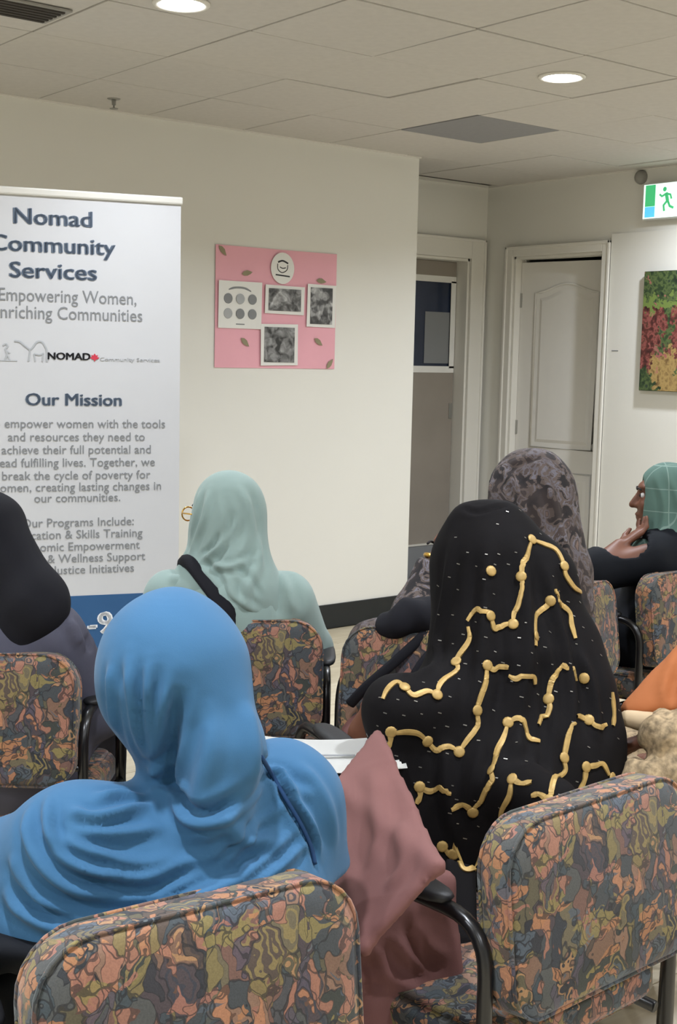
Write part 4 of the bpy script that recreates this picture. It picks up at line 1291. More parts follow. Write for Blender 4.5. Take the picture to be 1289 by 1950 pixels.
# woman in blue
t = person('woman wrapped in a bright blue khimar, nearest and seen from behind', FG_BLUE, MAT['skin2'], cover=lambda p: blue_khimar(p, False))
BR = FG_BLUE.robe(infl=.022)
clothes('robe', lambda p: smax(BR(p), p[:, 2]-.74, .02), FG_BLUE, MAT['coat'], t, .010, label='black robe below the blue cape')
BL = [  # points on the cloth, width, height of each fold
    ([(-0.2975, 1.6705, 1.0853), (-0.2996, 1.6706, 1.0347), (-0.2952, 1.7026, 0.9742)], 0.0082,0.0080),
    ([(-0.2739, 1.6599, 1.1027), (-0.2689, 1.6468, 1.0491), (-0.2635, 1.6663, 0.9896), (-0.2577, 1.7037, 0.9359)], 0.0082,0.0095),
    ([(-0.2449, 1.6476, 1.0991), (-0.2472, 1.6418, 1.0367), (-0.2476, 1.6689, 0.9782), (-0.2467, 1.6978, 0.9359)], 0.0074,0.0080),
    ([(-0.2206, 1.6389, 1.0664), (-0.2303, 1.6504, 1.0059), (-0.2371, 1.6908, 0.9421)], 0.0074,0.0080),
    ([(-0.2025, 1.6429, 1.0658), (-0.2168, 1.6544, 0.9979), (-0.2238, 1.6883, 0.9358), (-0.2160, 1.6844, 0.9076)], 0.0115,-0.0162),
    ([(-0.2531, 1.7067, 0.9215), (-0.2169, 1.6788, 0.9428)], 0.0082,0.0108),
    ([(-0.2490, 1.7037, 0.9121), (-0.2094, 1.6779, 0.9100), (-0.1866, 1.6364, 0.9047)], 0.0066,-0.0121),
    ([(-0.1189, 1.6896, 1.0335), (-0.1045, 1.6563, 0.9781), (-0.1076, 1.6520, 0.9214)], 0.0131,0.0067),
    ([(-0.1691, 1.6561, 1.0488), (-0.1629, 1.6357, 0.9833), (-0.1723, 1.6309, 0.9344), (-0.1812, 1.6319, 0.9051)], 0.0131,0.0080),
    ([(-0.2138, 1.6843, 0.9151), (-0.1986, 1.6491, 0.8948), (-0.1606, 1.6217, 0.8984), (-0.1141, 1.6432, 0.9243)], 0.0082,-0.0134),
    ([(-0.2164, 1.6772, 0.8953), (-0.1897, 1.6337, 0.8825), (-0.1397, 1.6213, 0.8883), (-0.0903, 1.7216, 0.9050)], 0.0074,0.0095),
    ([(-0.1465, 1.6197, 0.8887), (-0.1140, 1.6559, 0.8464), (-0.0659, 1.6940, 0.8325)], 0.0098,0.0080),
    ([(-0.0963, 1.6644, 0.9612), (-0.0837, 1.7339, 0.9124), (-0.0620, 1.7215, 0.8791), (-0.0415, 1.7191, 0.8462), (-0.0269, 1.7202, 0.8139), (-0.0204, 1.7151, 0.7869)], 0.0057,-0.0134),
    ([(-0.0906, 1.6885, 0.9565), (-0.0753, 1.7409, 0.9140), (-0.0534, 1.7272, 0.8811), (-0.0306, 1.7259, 0.8438), (-0.0135, 1.7317, 0.7957)], 0.0074,0.0095),
    ([(-0.3762, 1.6441, 0.9122), (-0.3699, 1.5979, 0.8918), (-0.3492, 1.5711, 0.8604), (-0.3010, 1.5728, 0.8326), (-0.2659, 1.5895, 0.8229)], 0.0082,0.0095),
    ([(-0.4006, 1.6343, 0.8956), (-0.3938, 1.5942, 0.8714), (-0.3705, 1.5698, 0.8428), (-0.3256, 1.5639, 0.8112), (-0.2641, 1.5788, 0.7940)], 0.0090,0.0121),
    ([(-0.3430, 1.6063, 0.9036), (-0.3062, 1.6043, 0.8937), (-0.2444, 1.6731, 0.8902)], 0.0074,0.0108),
    ([(-0.3329, 1.5841, 0.8824), (-0.2789, 1.6052, 0.8726), (-0.2232, 1.6494, 0.8685)], 0.0066,0.0067),
    ([(-0.3718, 1.5878, 0.8801), (-0.3122, 1.5750, 0.8583), (-0.2490, 1.6033, 0.8318), (-0.1906, 1.6324, 0.8408)], 0.0074,0.0108),
    ([(-0.3689, 1.5748, 0.8599), (-0.3111, 1.5694, 0.8366), (-0.2516, 1.5942, 0.8162), (-0.1976, 1.6220, 0.8245), (-0.1445, 1.6333, 0.8429)], 0.0082,0.0108),
    ([(-0.4063, 1.5882, 0.8344), (-0.3674, 1.5666, 0.7971), (-0.3176, 1.5604, 0.7756), (-0.2441, 1.5733, 0.7685), (-0.1639, 1.6091, 0.7916), (-0.0889, 1.6596, 0.8144)], 0.0090,0.0134),
    ([(-0.4291, 1.6011, 0.8006), (-0.4051, 1.5815, 0.7782), (-0.3470, 1.5590, 0.7628), (-0.2650, 1.5643, 0.7608), (-0.1824, 1.6022, 0.7884), (-0.1168, 1.6423, 0.8150)], 0.0098,0.0134),
    ([(-0.1173, 1.6401, 0.8686), (-0.1595, 1.6309, 0.8261), (-0.2373, 1.5820, 0.7818)], 0.0082,0.0095),
    ([(-0.0436, 1.7168, 0.8440), (-0.1264, 1.6247, 0.7973), (-0.1819, 1.5984, 0.7815)], 0.0074,0.0095),
    ([(-0.0619, 1.7206, 0.8772), (-0.1077, 1.6651, 0.8548), (-0.1444, 1.6348, 0.8248)], 0.0066,0.0080),
    ([(-0.0330, 1.7176, 0.8240), (-0.0779, 1.6572, 0.8023), (-0.1376, 1.6111, 0.7804)], 0.0074,0.0095),
    ([(-0.3143, 1.6287, 0.9104), (-0.2851, 1.6608, 0.9054), (-0.2329, 1.6929, 0.9042)], 0.0066,0.0080),
    ([(-0.2255, 1.5942, 0.7967), (-0.1602, 1.6247, 0.8140), (-0.1139, 1.6564, 0.8388)], 0.0080,0.0080),
    ([(-0.2843, 1.6555, 1.0678), (-0.2818, 1.6659, 1.0074), (-0.2716, 1.7183, 0.9323)], 0.0070,0.0054),
    ([(-0.2562, 1.6453, 1.0853), (-0.2566, 1.6486, 1.0202), (-0.2516, 1.6913, 0.9490)], 0.0070,-0.0054),
    ([(-0.2305, 1.6441, 1.0932), (-0.2359, 1.6403, 1.0373), (-0.2390, 1.6731, 0.9698)], 0.0080,-0.0054),
    ([(-0.3583, 1.6076, 0.9027), (-0.3512, 1.5807, 0.8776), (-0.3231, 1.5685, 0.8480), (-0.2851, 1.5820, 0.8362)], 0.0070,-0.0054),
    ([(-0.3185, 1.5797, 0.8717), (-0.2681, 1.6022, 0.8555), (-0.2113, 1.6403, 0.8562)], 0.0070,-0.0044),
    ([(-0.3429, 1.5667, 0.8483), (-0.2906, 1.5750, 0.8178), (-0.2260, 1.5974, 0.8025), (-0.1609, 1.6306, 0.8262)], 0.0070,-0.0054),
    ([(-0.4007, 1.5809, 0.7985), (-0.3420, 1.5609, 0.7769), (-0.2689, 1.5673, 0.7707), (-0.1919, 1.6001, 0.7891)], 0.0080,-0.0064),
    ([(-0.4200, 1.6048, 0.8452), (-0.4008, 1.5818, 0.8124), (-0.3559, 1.5632, 0.7791)], 0.0080,0.0054),
    ([(-0.0763, 1.7344, 0.9086), (-0.0539, 1.7344, 0.8938), (-0.0242, 1.7421, 0.8764)], 0.0080,0.0044),
    ([(-0.0556, 1.7648, 0.9220), (-0.0248, 1.7546, 0.8952), (-0.0014, 1.7559, 0.8487), (0.0073, 1.7704, 0.7884)], 0.0100,0.0054),
    ([(-0.1236, 1.6417, 0.8518), (-0.1606, 1.6281, 0.8199), (-0.2061, 1.6030, 0.8005)], 0.0070,-0.0054),
]
clothes('khimar', blue_khimar, FG_BLUE, MAT['blue'], t, .0054, lines=BL, ripple=.0012, low=.6)
sm = [(-0.0963, 1.6644, 0.9597), (-0.0867, 1.7340, 0.9146), (-0.0635, 1.7212, 0.8800), (-0.0430, 1.7182, 0.8465), (-0.0284, 1.7187, 0.8145), (-0.0219, 1.7147, 0.7902)]
local_tube('stitched_seam', smooth_path(sm, 4), .0032, MAT['bluestitch'], t, FG_BLUE.base, 6)['label'] = 'dark braided seam on the shoulder'

# woman under the black and gold shawl
t = person('woman hidden under a long black shawl with gold trim, mauve dress showing', FG_GOLD, MAT['skin'], cover=gold_shawl)
GL = [
    ([(0.0668, 2.2124, 0.7688), (0.0750, 1.9891, 0.7551), (0.0618, 1.9069, 0.7006)], .016,.008),
    ([(0.1078, 1.9684, 0.7636), (0.1115, 1.8572, 0.7392), (0.0802, 1.8394, 0.6963)], .014,.006),
    ([(0.0942, 2.0126, 0.5388), (0.1170, 2.0082, 0.4957), (0.1894, 2.0282, 0.4576)], .012,-.014),
    ([(0.1254, 2.0367, 0.5558), (0.1528, 2.0294, 0.5044), (0.1984, 2.0370, 0.4738)], .012,-.012),
    ([(0.0565, 1.7826, 0.6481), (0.0688, 2.0006, 0.4984), (0.0783, 1.9919, 0.4574)], .012,-.012),
]
clothes('dress', mauve_dress, FG_GOLD, MAT['mauve'], t, .009, lines=GL, ripple=.001, reach=1.10)
SL = [
    ([(0.2507, 2.6701, 1.1367), (0.2301, 2.6418, 1.0177), (0.2104, 2.6235, 0.8976), (0.1592, 2.4766, 0.8559)], 0.0119,0.0105),
    ([(0.3133, 2.6339, 1.1321), (0.3069, 2.5857, 1.0078), (0.2941, 2.5283, 0.8889), (0.2648, 2.4547, 0.7574)], 0.0136,0.0120),
    ([(0.3812, 2.6498, 1.1313), (0.3888, 2.5920, 1.0084), (0.3842, 2.5214, 0.8709), (0.3625, 2.4422, 0.7421), (0.3336, 2.3805, 0.6141)], 0.0153,0.0150),
    ([(0.4329, 2.6521, 1.0875), (0.4588, 2.6098, 0.9621), (0.4819, 2.5566, 0.8422), (0.4790, 2.4830, 0.7319)], 0.0136,0.0135),
    ([(0.3388, 2.5821, 1.0092), (0.3353, 2.5067, 0.8519), (0.3032, 2.4139, 0.7180), (0.2770, 2.4116, 0.5797)], 0.0119,-0.0120),
    ([(0.4203, 2.5693, 0.9478), (0.4280, 2.5164, 0.8188), (0.4121, 2.4196, 0.7079), (0.3730, 2.3618, 0.5800)], 0.0127,-0.0120),
    ([(0.5037, 2.6036, 0.9088), (0.5337, 2.5676, 0.8183), (0.5388, 2.5169, 0.7227)], 0.0119,0.0105),
    ([(0.2232, 2.4546, 0.7565), (0.2239, 2.4239, 0.6596), (0.2481, 2.4178, 0.5336)], 0.0136,0.0105),
    ([(0.2612, 2.7032, 1.1821), (0.2892, 2.6800, 1.1754), (0.3283, 2.6840, 1.1837), (0.3576, 2.6975, 1.1894)], 0.0059,-0.0060),
]
sh, sv, sf = clothes('shawl', gold_shawl, FG_GOLD, MAT['shawl'], t, .008, lines=SL, ripple=.001, low=.45)
bvh = BVHTree.FromPolygons([Vector(x) for x in sv.tolist()], sf.tolist())
def on_cloth(p, off=.003):
    c, n, i, d = bvh.find_nearest(Vector(p))
    if n.dot(Vector(p)-c) < 0 and d > .02: pass
    return c + n*off, n
RIB = [
    ([(0.4080, 2.6623, 1.1217), (0.3953, 2.6386, 1.0980), (0.3850, 2.6245, 1.0794), (0.3829, 2.6098, 1.0489), (0.3866, 2.6007, 1.0260), (0.3748, 2.5801, 0.9969), (0.3639, 2.5694, 0.9825), (0.3611, 2.5577, 0.9625)], 0.0058),
    ([(0.3611, 2.5577, 0.9625), (0.3450, 2.5569, 0.9623), (0.3251, 2.5536, 0.9524), (0.3175, 2.5597, 0.9611), (0.3100, 2.5679, 0.9735), (0.2986, 2.5778, 0.9855), (0.2832, 2.5830, 0.9820), (0.2696, 2.5810, 0.9616)], 0.0058),
    ([(0.2713, 2.5744, 0.9508), (0.2729, 2.5616, 0.9271), (0.2552, 2.5546, 0.8977), (0.2469, 2.5453, 0.8834), (0.2477, 2.5281, 0.8714), (0.2204, 2.5024, 0.8572), (0.2074, 2.4827, 0.8480), (0.2027, 2.4665, 0.8343)], 0.0058),
    ([(0.2027, 2.4665, 0.8343), (0.1830, 2.4656, 0.8420), (0.1552, 2.4501, 0.8377), (0.1379, 2.4592, 0.8507), (0.1228, 2.4699, 0.8574), (0.1050, 2.4551, 0.8471), (0.0954, 2.4418, 0.8307)], 0.0058),
    ([(0.4080, 2.6623, 1.1217), (0.4370, 2.6735, 1.1103), (0.4633, 2.6786, 1.0975), (0.4779, 2.6594, 1.0674), (0.4818, 2.6533, 1.0476), (0.5009, 2.6612, 1.0215), (0.5208, 2.6872, 1.0066)], 0.0058),
    ([(0.4481, 2.6289, 1.0200), (0.4479, 2.6219, 0.9986), (0.4171, 2.5890, 0.9797), (0.4049, 2.5706, 0.9628), (0.4035, 2.5541, 0.9378), (0.4025, 2.5428, 0.9200)], 0.0058),
    ([(0.4479, 2.6219, 0.9986), (0.4723, 2.6312, 0.9890), (0.4899, 2.6341, 0.9721), (0.4929, 2.6220, 0.9496), (0.5000, 2.6097, 0.9234)], 0.0058),
    ([(0.3042, 2.5228, 0.8821), (0.3197, 2.5179, 0.8756), (0.3354, 2.5194, 0.8816), (0.3492, 2.5190, 0.8800)], 0.0058),
    ([(0.3491, 2.5138, 0.8652), (0.3671, 2.5134, 0.8576), (0.3876, 2.5202, 0.8644), (0.3999, 2.5219, 0.8582), (0.4039, 2.5190, 0.8469)], 0.0058),
    ([(0.4659, 2.5662, 0.8791), (0.4790, 2.5688, 0.8664), (0.4908, 2.5619, 0.8437)], 0.0058),
    ([(0.3028, 2.5238, 0.8838), (0.3020, 2.5074, 0.8564), (0.2885, 2.4858, 0.8243), (0.2822, 2.4756, 0.8020), (0.2849, 2.4640, 0.7742), (0.2632, 2.4490, 0.7472), (0.2480, 2.4408, 0.7276)], 0.0058),
    ([(0.2480, 2.4408, 0.7276), (0.2274, 2.4482, 0.7342), (0.2034, 2.4476, 0.7276), (0.1846, 2.4464, 0.7462), (0.1655, 2.4376, 0.7639), (0.1409, 2.4282, 0.7693), (0.1139, 2.4240, 0.7669)], 0.0058),
    ([(0.1109, 2.4242, 0.7698), (0.1114, 2.4243, 0.7514), (0.1058, 2.4243, 0.7359)], 0.0058),
    ([(0.3466, 2.4734, 0.7791), (0.3356, 2.4516, 0.7542), (0.3181, 2.4244, 0.7314), (0.3083, 2.3989, 0.7057), (0.3092, 2.3860, 0.6887), (0.2909, 2.3943, 0.6486), (0.2755, 2.4077, 0.6187)], 0.0058),
    ([(0.3466, 2.4734, 0.7791), (0.3686, 2.4802, 0.7838), (0.3802, 2.4717, 0.7678), (0.3885, 2.4615, 0.7523), (0.4103, 2.4636, 0.7459)], 0.0058),
    ([(0.2755, 2.4077, 0.6187), (0.2577, 2.4126, 0.6289), (0.2317, 2.4199, 0.6194)], 0.0058),
    ([(0.1711, 2.4292, 0.6583), (0.1727, 2.4263, 0.6407), (0.1657, 2.4237, 0.6259)], 0.0058),
    ([(0.1711, 2.4292, 0.6583), (0.1923, 2.4280, 0.6499), (0.2159, 2.4262, 0.6604), (0.2279, 2.4215, 0.6499)], 0.0058),
    ([(0.4678, 2.5666, 0.8769), (0.4423, 2.5386, 0.8515), (0.4310, 2.5176, 0.8187), (0.4335, 2.5097, 0.8020), (0.4122, 2.4839, 0.7743)], 0.0058),
    ([(0.4824, 2.5194, 0.7813), (0.5064, 2.5313, 0.7784), (0.5262, 2.5343, 0.7652), (0.5396, 2.5366, 0.7552), (0.5618, 2.5538, 0.7570)], 0.0058),
    ([(0.4813, 2.5111, 0.7710), (0.4689, 2.4865, 0.7465), (0.4591, 2.4642, 0.7124), (0.4527, 2.4474, 0.6834), (0.4099, 2.3030, 0.7076), (0.4029, 2.2894, 0.6858)], 0.0058),
    ([(0.5067, 2.4789, 0.6898), (0.5278, 2.4928, 0.6888), (0.5462, 2.5072, 0.6877), (0.5609, 2.5127, 0.6637)], 0.0058),
    ([(0.5067, 2.4789, 0.6898), (0.5029, 2.4690, 0.6646), (0.4896, 2.4579, 0.6429)], 0.0058),
    ([(0.3442, 2.3640, 0.7001), (0.3591, 2.3447, 0.6980), (0.3774, 2.3331, 0.7054)], 0.0058),
    ([(0.3442, 2.3640, 0.7001), (0.3381, 2.3534, 0.6704), (0.3277, 2.3752, 0.6319), (0.3299, 2.3908, 0.5923), (0.3320, 2.3931, 0.5760)], 0.0058),
    ([(0.4029, 2.2894, 0.6858), (0.3879, 2.3038, 0.6921), (0.3754, 2.3143, 0.6851)], 0.0058),
    ([(0.2193, 2.4207, 0.5408), (0.2376, 2.4186, 0.5263), (0.2435, 2.2976, 0.5575), (0.2662, 2.2932, 0.5509), (0.3016, 2.4158, 0.4975)], 0.0058),
    ([(0.5799, 2.5988, 0.8128), (0.5803, 2.5796, 0.7726), (0.5752, 2.5624, 0.7515)], 0.0058),
]
DOTS = [
    (0.4080, 2.6623, 1.1217), (0.3829, 2.6098, 1.0489), (0.3611, 2.5577, 0.9625), (0.3100, 2.5679, 0.9735), (0.2469, 2.5453, 0.8834), (0.2027, 2.4665, 0.8343), (0.1379, 2.4592, 0.8507), (0.4779, 2.6594, 1.0674), (0.4479, 2.6219, 0.9986), (0.4035, 2.5541, 0.9378), (0.3042, 2.5228, 0.8821), (0.4318, 2.5183, 0.8193), (0.5153, 2.5749, 0.8471), (0.3140, 2.6028, 1.0601), (0.2822, 2.4756, 0.8020), (0.2480, 2.4408, 0.7276), (0.1846, 2.4464, 0.7462), (0.1121, 2.4241, 0.7699), (0.3466, 2.4734, 0.7791), (0.3083, 2.3989, 0.7057), (0.2757, 2.4081, 0.6155), (0.1711, 2.4292, 0.6583), (0.4310, 2.5176, 0.8187), (0.5198, 2.5344, 0.7714), (0.4591, 2.4642, 0.7124), (0.4029, 2.2894, 0.6858), (0.5067, 2.4789, 0.6898), (0.5687, 2.5188, 0.6554), (0.3442, 2.3640, 0.7001), (0.3299, 2.3908, 0.5923), (0.2193, 2.4207, 0.5408), (0.2406, 2.4183, 0.5265)
]
def ribbon(pts, wd):
    P = catmull(pts, 12)
    Q, Nn = [], []
    for p in P:
        c, n = on_cloth(p, .0042); Q.append(c); Nn.append(n)
    bm = bmesh.new(); rows = []
    L = len(Q)
    for i in range(L):
        t_ = (Q[min(i+1, L-1)]-Q[max(i-1, 0)]).normalized()
        s_ = t_.cross(Nn[i]).normalized()
        u = i/(L-1)
        k = wd*(.45+.55*math.sin(math.pi*min(max(u, .06), .94)))*(1+.25*math.sin(u*9))
        o_ = Vector((FG_GOLD.base[0], FG_GOLD.base[1], 0))
        rows.append([bm.verts.new(Q[i]+s_*(a*k)+Nn[i]*b-o_) for a, b in ((-1, -.0045), (-.98, -.0010), (0, -.0003), (.98, -.0010), (1, -.0045))])
    for A, B in zip(rows, rows[1:]):
        for k in range(4): bm.faces.new((A[k], A[k+1], B[k+1], B[k]))
    return from_bm('gold_ribbon', bm, MAT['gold'], sh)
for pts, wd in RIB:
    r = ribbon(pts, wd*1.02); r.location = (0, 0, 0)
for p in DOTS:
    c, n = on_cloth(p, .0028)
    bm = bmesh.new(); bmesh.ops.create_uvsphere(bm, u_segments=12, v_segments=6, radius=.0118)
    for v in bm.verts: v.co.z *= .26
    o = from_bm('gold_button', bm, MAT['gold'], sh, smooth=True)
    o.rotation_euler = n.to_track_quat('Z', 'Y').to_euler()
    o.location = c - Vector((FG_GOLD.base[0], FG_GOLD.base[1], 0))
bm = bmesh.new()
for iz in range(24):
    for ix in range(17):
        x = .05+.036*ix+(.018 if iz % 2 else 0)+random.uniform(-.006, .006); z = .56+.027*iz+random.uniform(-.004, .004)
        hit, n, i, d = bvh.ray_cast(Vector((x, 2.0, z)), Vector((0, 1, 0)))
        if hit is None or n.y > -.35 or random.random() < .4: continue
        s_ = Vector((1, 0, -.25)).cross(n).cross(n).normalized(); u_ = n.cross(s_)
        o_ = Vector((FG_GOLD.base[0], FG_GOLD.base[1], 0)); c = hit+n*.0012-o_
        w_ = random.uniform(.0022, .0042)
        bm.faces.new([bm.verts.new(c+s_*a*w_+u_*b*.0010) for a, b in ((-1, -1), (1, -1), (1, 1), (-1, 1))])
o = from_bm('sequins', bm, MAT['sequin'], sh); o['kind'] = 'stuff'; o['label'] = 'rows of tiny pale sequins'

# woman in sage green
t = person('woman in a sage green head scarf and tunic in front of the banner', FG_SAGE, MAT['skin2'])
ST = [
    ([(-0.4498, 3.3503, 0.9003), (-0.3940, 3.3511, 0.9085)], .012,.008),
    ([(-0.4466, 3.3279, 0.8789), (-0.3760, 3.3176, 0.8908)], .010,-.007),
    ([(-0.1581, 3.3872, 0.9146), (-0.1268, 3.3327, 0.8682), (-0.1118, 3.3296, 0.8124)], .012,.009),
    ([(-0.1772, 3.3505, 0.9063), (-0.1607, 3.3166, 0.8564), (-0.1526, 3.3089, 0.8087)], .010,-.008),
]
clothes('tunic', SAGE_ROBE, FG_SAGE, MAT['sage'], t, .009, lines=ST, ripple=.002)
SG = [
    ([(-0.2727, 3.3717, 1.1549), (-0.2419, 3.3431, 1.0889), (-0.2422, 3.3246, 1.0075), (-0.2776, 3.2939, 0.9419)], 0.0119,0.0090),
    ([(-0.3433, 3.3817, 1.1383), (-0.3539, 3.3554, 1.0709), (-0.3801, 3.3702, 0.9978), (-0.3985, 3.3630, 0.9532)], 0.0102,0.0090),
    ([(-0.2986, 3.3526, 1.1284), (-0.2816, 3.3266, 1.0482), (-0.3139, 3.3125, 0.9659), (-0.3561, 3.3222, 0.9354)], 0.0102,-0.0090),
    ([(-0.2216, 3.3532, 1.0741), (-0.2111, 3.3230, 0.9665), (-0.2341, 3.2725, 0.8910), (-0.2334, 3.2741, 0.8281)], 0.0110,0.0120),
    ([(-0.3345, 3.3138, 0.9443), (-0.2776, 3.2939, 0.9419), (-0.2111, 3.3230, 0.9665)], 0.0085,0.0105),
    ([(-0.2972, 3.2865, 0.9149), (-0.2607, 3.2670, 0.8637), (-0.1932, 3.2911, 0.8185)], 0.0102,0.0105),
    ([(-0.2616, 3.3327, 1.0688), (-0.3010, 3.3185, 1.0002), (-0.3530, 3.3304, 0.9538)], .009,.008),
    ([(-0.2076, 3.3615, 1.0311), (-0.1996, 3.3198, 0.9463), (-0.2271, 3.2717, 0.8844)], .010,.008),
    ([(-0.3091, 3.3271, 1.0336), (-0.3295, 3.3275, 0.9912), (-0.3683, 3.3434, 0.9570)], .008,-.007),
    ([(-0.2436, 3.3599, 1.1288), (-0.2276, 3.3446, 1.0470), (-0.2271, 3.3132, 0.9677)], .010,.007),
    ([(-0.2709, 3.2961, 0.9486), (-0.2285, 3.2848, 0.9167), (-0.1933, 3.2832, 0.8621)], .009,-.007),
    ([(-0.3671, 3.4073, 1.1351), (-0.3827, 3.3880, 1.0661), (-0.3969, 3.3939, 0.9940)], .009,.007),
    ([(-0.3650, 3.3391, 0.9535), (-0.3190, 3.2985, 0.9262), (-0.2748, 3.2703, 0.8767)], 0.0085,-0.0105),
]
clothes('head_scarf', SAGE_SCARF, FG_SAGE, MAT['sage'], t, .0075, lines=SG, ripple=.001, low=.6)
bag = thing('crossbody_bag', 'black crossbody bag strap over the back of the woman in sage green', 'bag', lay(float(FG_SAGE.base[0]), float(FG_SAGE.base[1])), TURN)
st = np.array([(-0.3912, 3.3493, 0.9414), (-0.3541, 3.3062, 0.9102), (-0.3128, 3.2691, 0.8677), (-0.2728, 3.2550, 0.8187)])
st = [st[0]+np.array((-.03, .11, -.07))] + [st[0]+np.array((-.022, .055, -.012))] + list(st) + [st[-1]+np.array((.05, .03, -.09)), st[-1]+np.array((.13, .16, -.28)), st[-1]+np.array((.10, .34, -.32))]
bm = bmesh.new()
P = smooth_path([Vector(p)-Vector((FG_SAGE.base[0], FG_SAGE.base[1], 0)) for p in st], 6)
bm_tube(bm, P, .020, 10, flat=((.25, -.93, .25), .10))
from_bm('strap', bm, MAT['dark'], bag, smooth=True)
bm = bmesh.new(); bm_box(bm, (.02, .20, .585), (.20, .30, .72), .02)
from_bm('pouch', bm, MAT['dark'], bag)
gl = thing('eyeglasses', 'thin framed glasses on the woman in sage green', 'glasses', lay(float(FG_SAGE.base[0]), float(FG_SAGE.base[1])), TURN)
for sx in (-1, 1):
    ring = [FG_SAGE.wld(FG_SAGE.j['hc'] + FG_SAGE.HR @ V3(sx*(.033+.023*math.cos(a)), .112, .012+.019*math.sin(a))) for a in [2*math.pi*k/18 for k in range(18)]]
    local_tube('rim', ring, .0022, MAT['brass'], gl, FG_SAGE.base, 6, closed=True)
    arm = [FG_SAGE.wld(FG_SAGE.j['hc'] + FG_SAGE.HR @ V3(sx*x, y, z)) for x, y, z in ((.056, .112, .016), (.078, .085, .018), (.084, .0, .014))]
    local_tube('temple_arm', arm, .0020, MAT['brass'], gl, FG_SAGE.base, 6)
local_tube('bridge', [FG_SAGE.wld(FG_SAGE.j['hc'] + FG_SAGE.HR @ V3(x, .113, .016)) for x in (-.011, .011)], .0022, MAT['brass'], gl, FG_SAGE.base, 6)

# woman in black at the left edge
t = person('woman in black head scarf and charcoal jacket at the left edge', FG_DARK, MAT['skin'])
DJ = [
    ([(-0.6282, 2.9396, 0.8687), (-0.6039, 2.9402, 0.8062)], 0.0136,0.0135),
    ([(-0.5924, 2.9760, 0.8236), (-0.5848, 2.9687, 0.7872)], 0.0119,-0.0135),
]
clothes('jacket', DARK_ROBE, FG_DARK, MAT['charcoal'], t, .010, lines=DJ, ripple=.003)
clothes('head_scarf', DARK_SCARF, FG_DARK, MAT['dark'], t, .008, ripple=.002, low=.6)

# woman in mottled print
t = person('woman in a mottled dark print scarf and dress, facing left', FG_CAMO, MAT['skin2'])
clothes('dress', CAMO_ROBE, FG_CAMO, MAT['camo'], t, .010, ripple=.003)
CL = [
    ([(0.4923, 3.9304, 1.1644), (0.5394, 3.8439, 1.1093), (0.5644, 3.8219, 1.0006), (0.6274, 3.7955, 0.9099)], 0.0136,0.0120),
    ([(0.5823, 3.8907, 1.2021), (0.6410, 3.8302, 1.0970), (0.6759, 3.8173, 0.9716), (0.7086, 3.8004, 0.8788)], 0.0136,0.0120),
    ([(0.5042, 3.8923, 1.1519), (0.5650, 3.8780, 1.1867), (0.6142, 3.8902, 1.2028)], 0.0102,-0.0105),
]
clothes('head_scarf', CAMO_SCARF, FG_CAMO, MAT['camo'], t, .008, lines=CL, ripple=.0015, low=.6)
wr = FG_CAMO.j['wrl']; el = FG_CAMO.j['ell']; ax = (wr-el)/np.linalg.norm(wr-el)
u1 = np.cross(ax, V3(0, 1, 0)); u1 /= np.linalg.norm(u1); u2 = np.cross(ax, u1)
bg = thing('bangle', 'wide gold bangle on the raised wrist of the woman in print', 'bangle', lay(float(FG_CAMO.base[0]), float(FG_CAMO.base[1])), TURN)
for kk in (-.012, .004, .020):
    c = wr - ax*(.015+kk)
    local_tube('gold_ring', [FG_CAMO.wld(c + (u1*math.cos(a)+u2*math.sin(a))*.036) for a in [2*math.pi*q/22 for q in range(22)]], .0068, MAT['brass'], bg, FG_CAMO.base, 8, closed=True)

# woman in the green checked scarf
t = person('woman in a green checked scarf and black coat, chin on hand', FG_GREEN, MAT['skin'], body_h=.0048)
GC = FG_GREEN.robe(infl=.020, sleeve_r=.028)
def green_coat(p):
    d = GC(p)
    q = FG_GREEN.loc(p); j = FG_GREEN.j
    ax = (j['wrl']-j['ell'])/np.linalg.norm(j['wrl']-j['ell']); c = j['ell'] + (j['wrl']-j['ell'])*.50
    near = np.linalg.norm(q-(c+ax*.07), axis=1) < .105
    return np.where(near, smax(d, (q-c) @ ax, .006), d)
clothes('coat', green_coat, FG_GREEN, MAT['coat'], t, .009, ripple=.002)
GS = [
    ([(1.0898, 4.4111, 1.1169), (1.1124, 4.3594, 1.0317), (1.1128, 4.3424, 0.9429), (1.0649, 4.2937, 0.8764)], .010,.005),
    ([(1.1244, 4.4081, 1.1362), (1.1583, 4.3426, 1.0346), (1.1574, 4.3170, 0.9292), (1.0960, 4.2723, 0.8623)], .010,.006),
    ([(1.1394, 4.3148, 0.9201), (1.0649, 4.2937, 0.8764), (1.0042, 4.3316, 0.8329)], .008,.006),
]
clothes('head_scarf', GREEN_SCARF, FG_GREEN, MAT['plaid'], t, .0065, lines=GS, ripple=.0012, low=.6)
jj = FG_GREEN.j
fw, nr = jj['hdl']; fw = fw/np.linalg.norm(fw)
rg = thing('finger_ring', 'bright silver ring on the hand of the woman in green', 'ring', lay(float(FG_GREEN.base[0]), float(FG_GREEN.base[1])), TURN)
nr = nr - fw*float(nr @ fw); nr /= np.linalg.norm(nr); sdv = np.cross(fw, nr)*-1
c = jj['wrl'] + fw*.098 + sdv*-.010 + nr*.001
ring = [FG_GREEN.wld(c + (sdv*math.cos(a)+nr*math.sin(a))*.0098) for a in [2*math.pi*q/16 for q in range(16)]]
local_tube('band', ring, .0022, MAT['steel'], rg, FG_GREEN.base, 6, closed=True)
bm = bmesh.new(); bmesh.ops.create_uvsphere(bm, u_segments=10, v_segments=6, radius=.008)
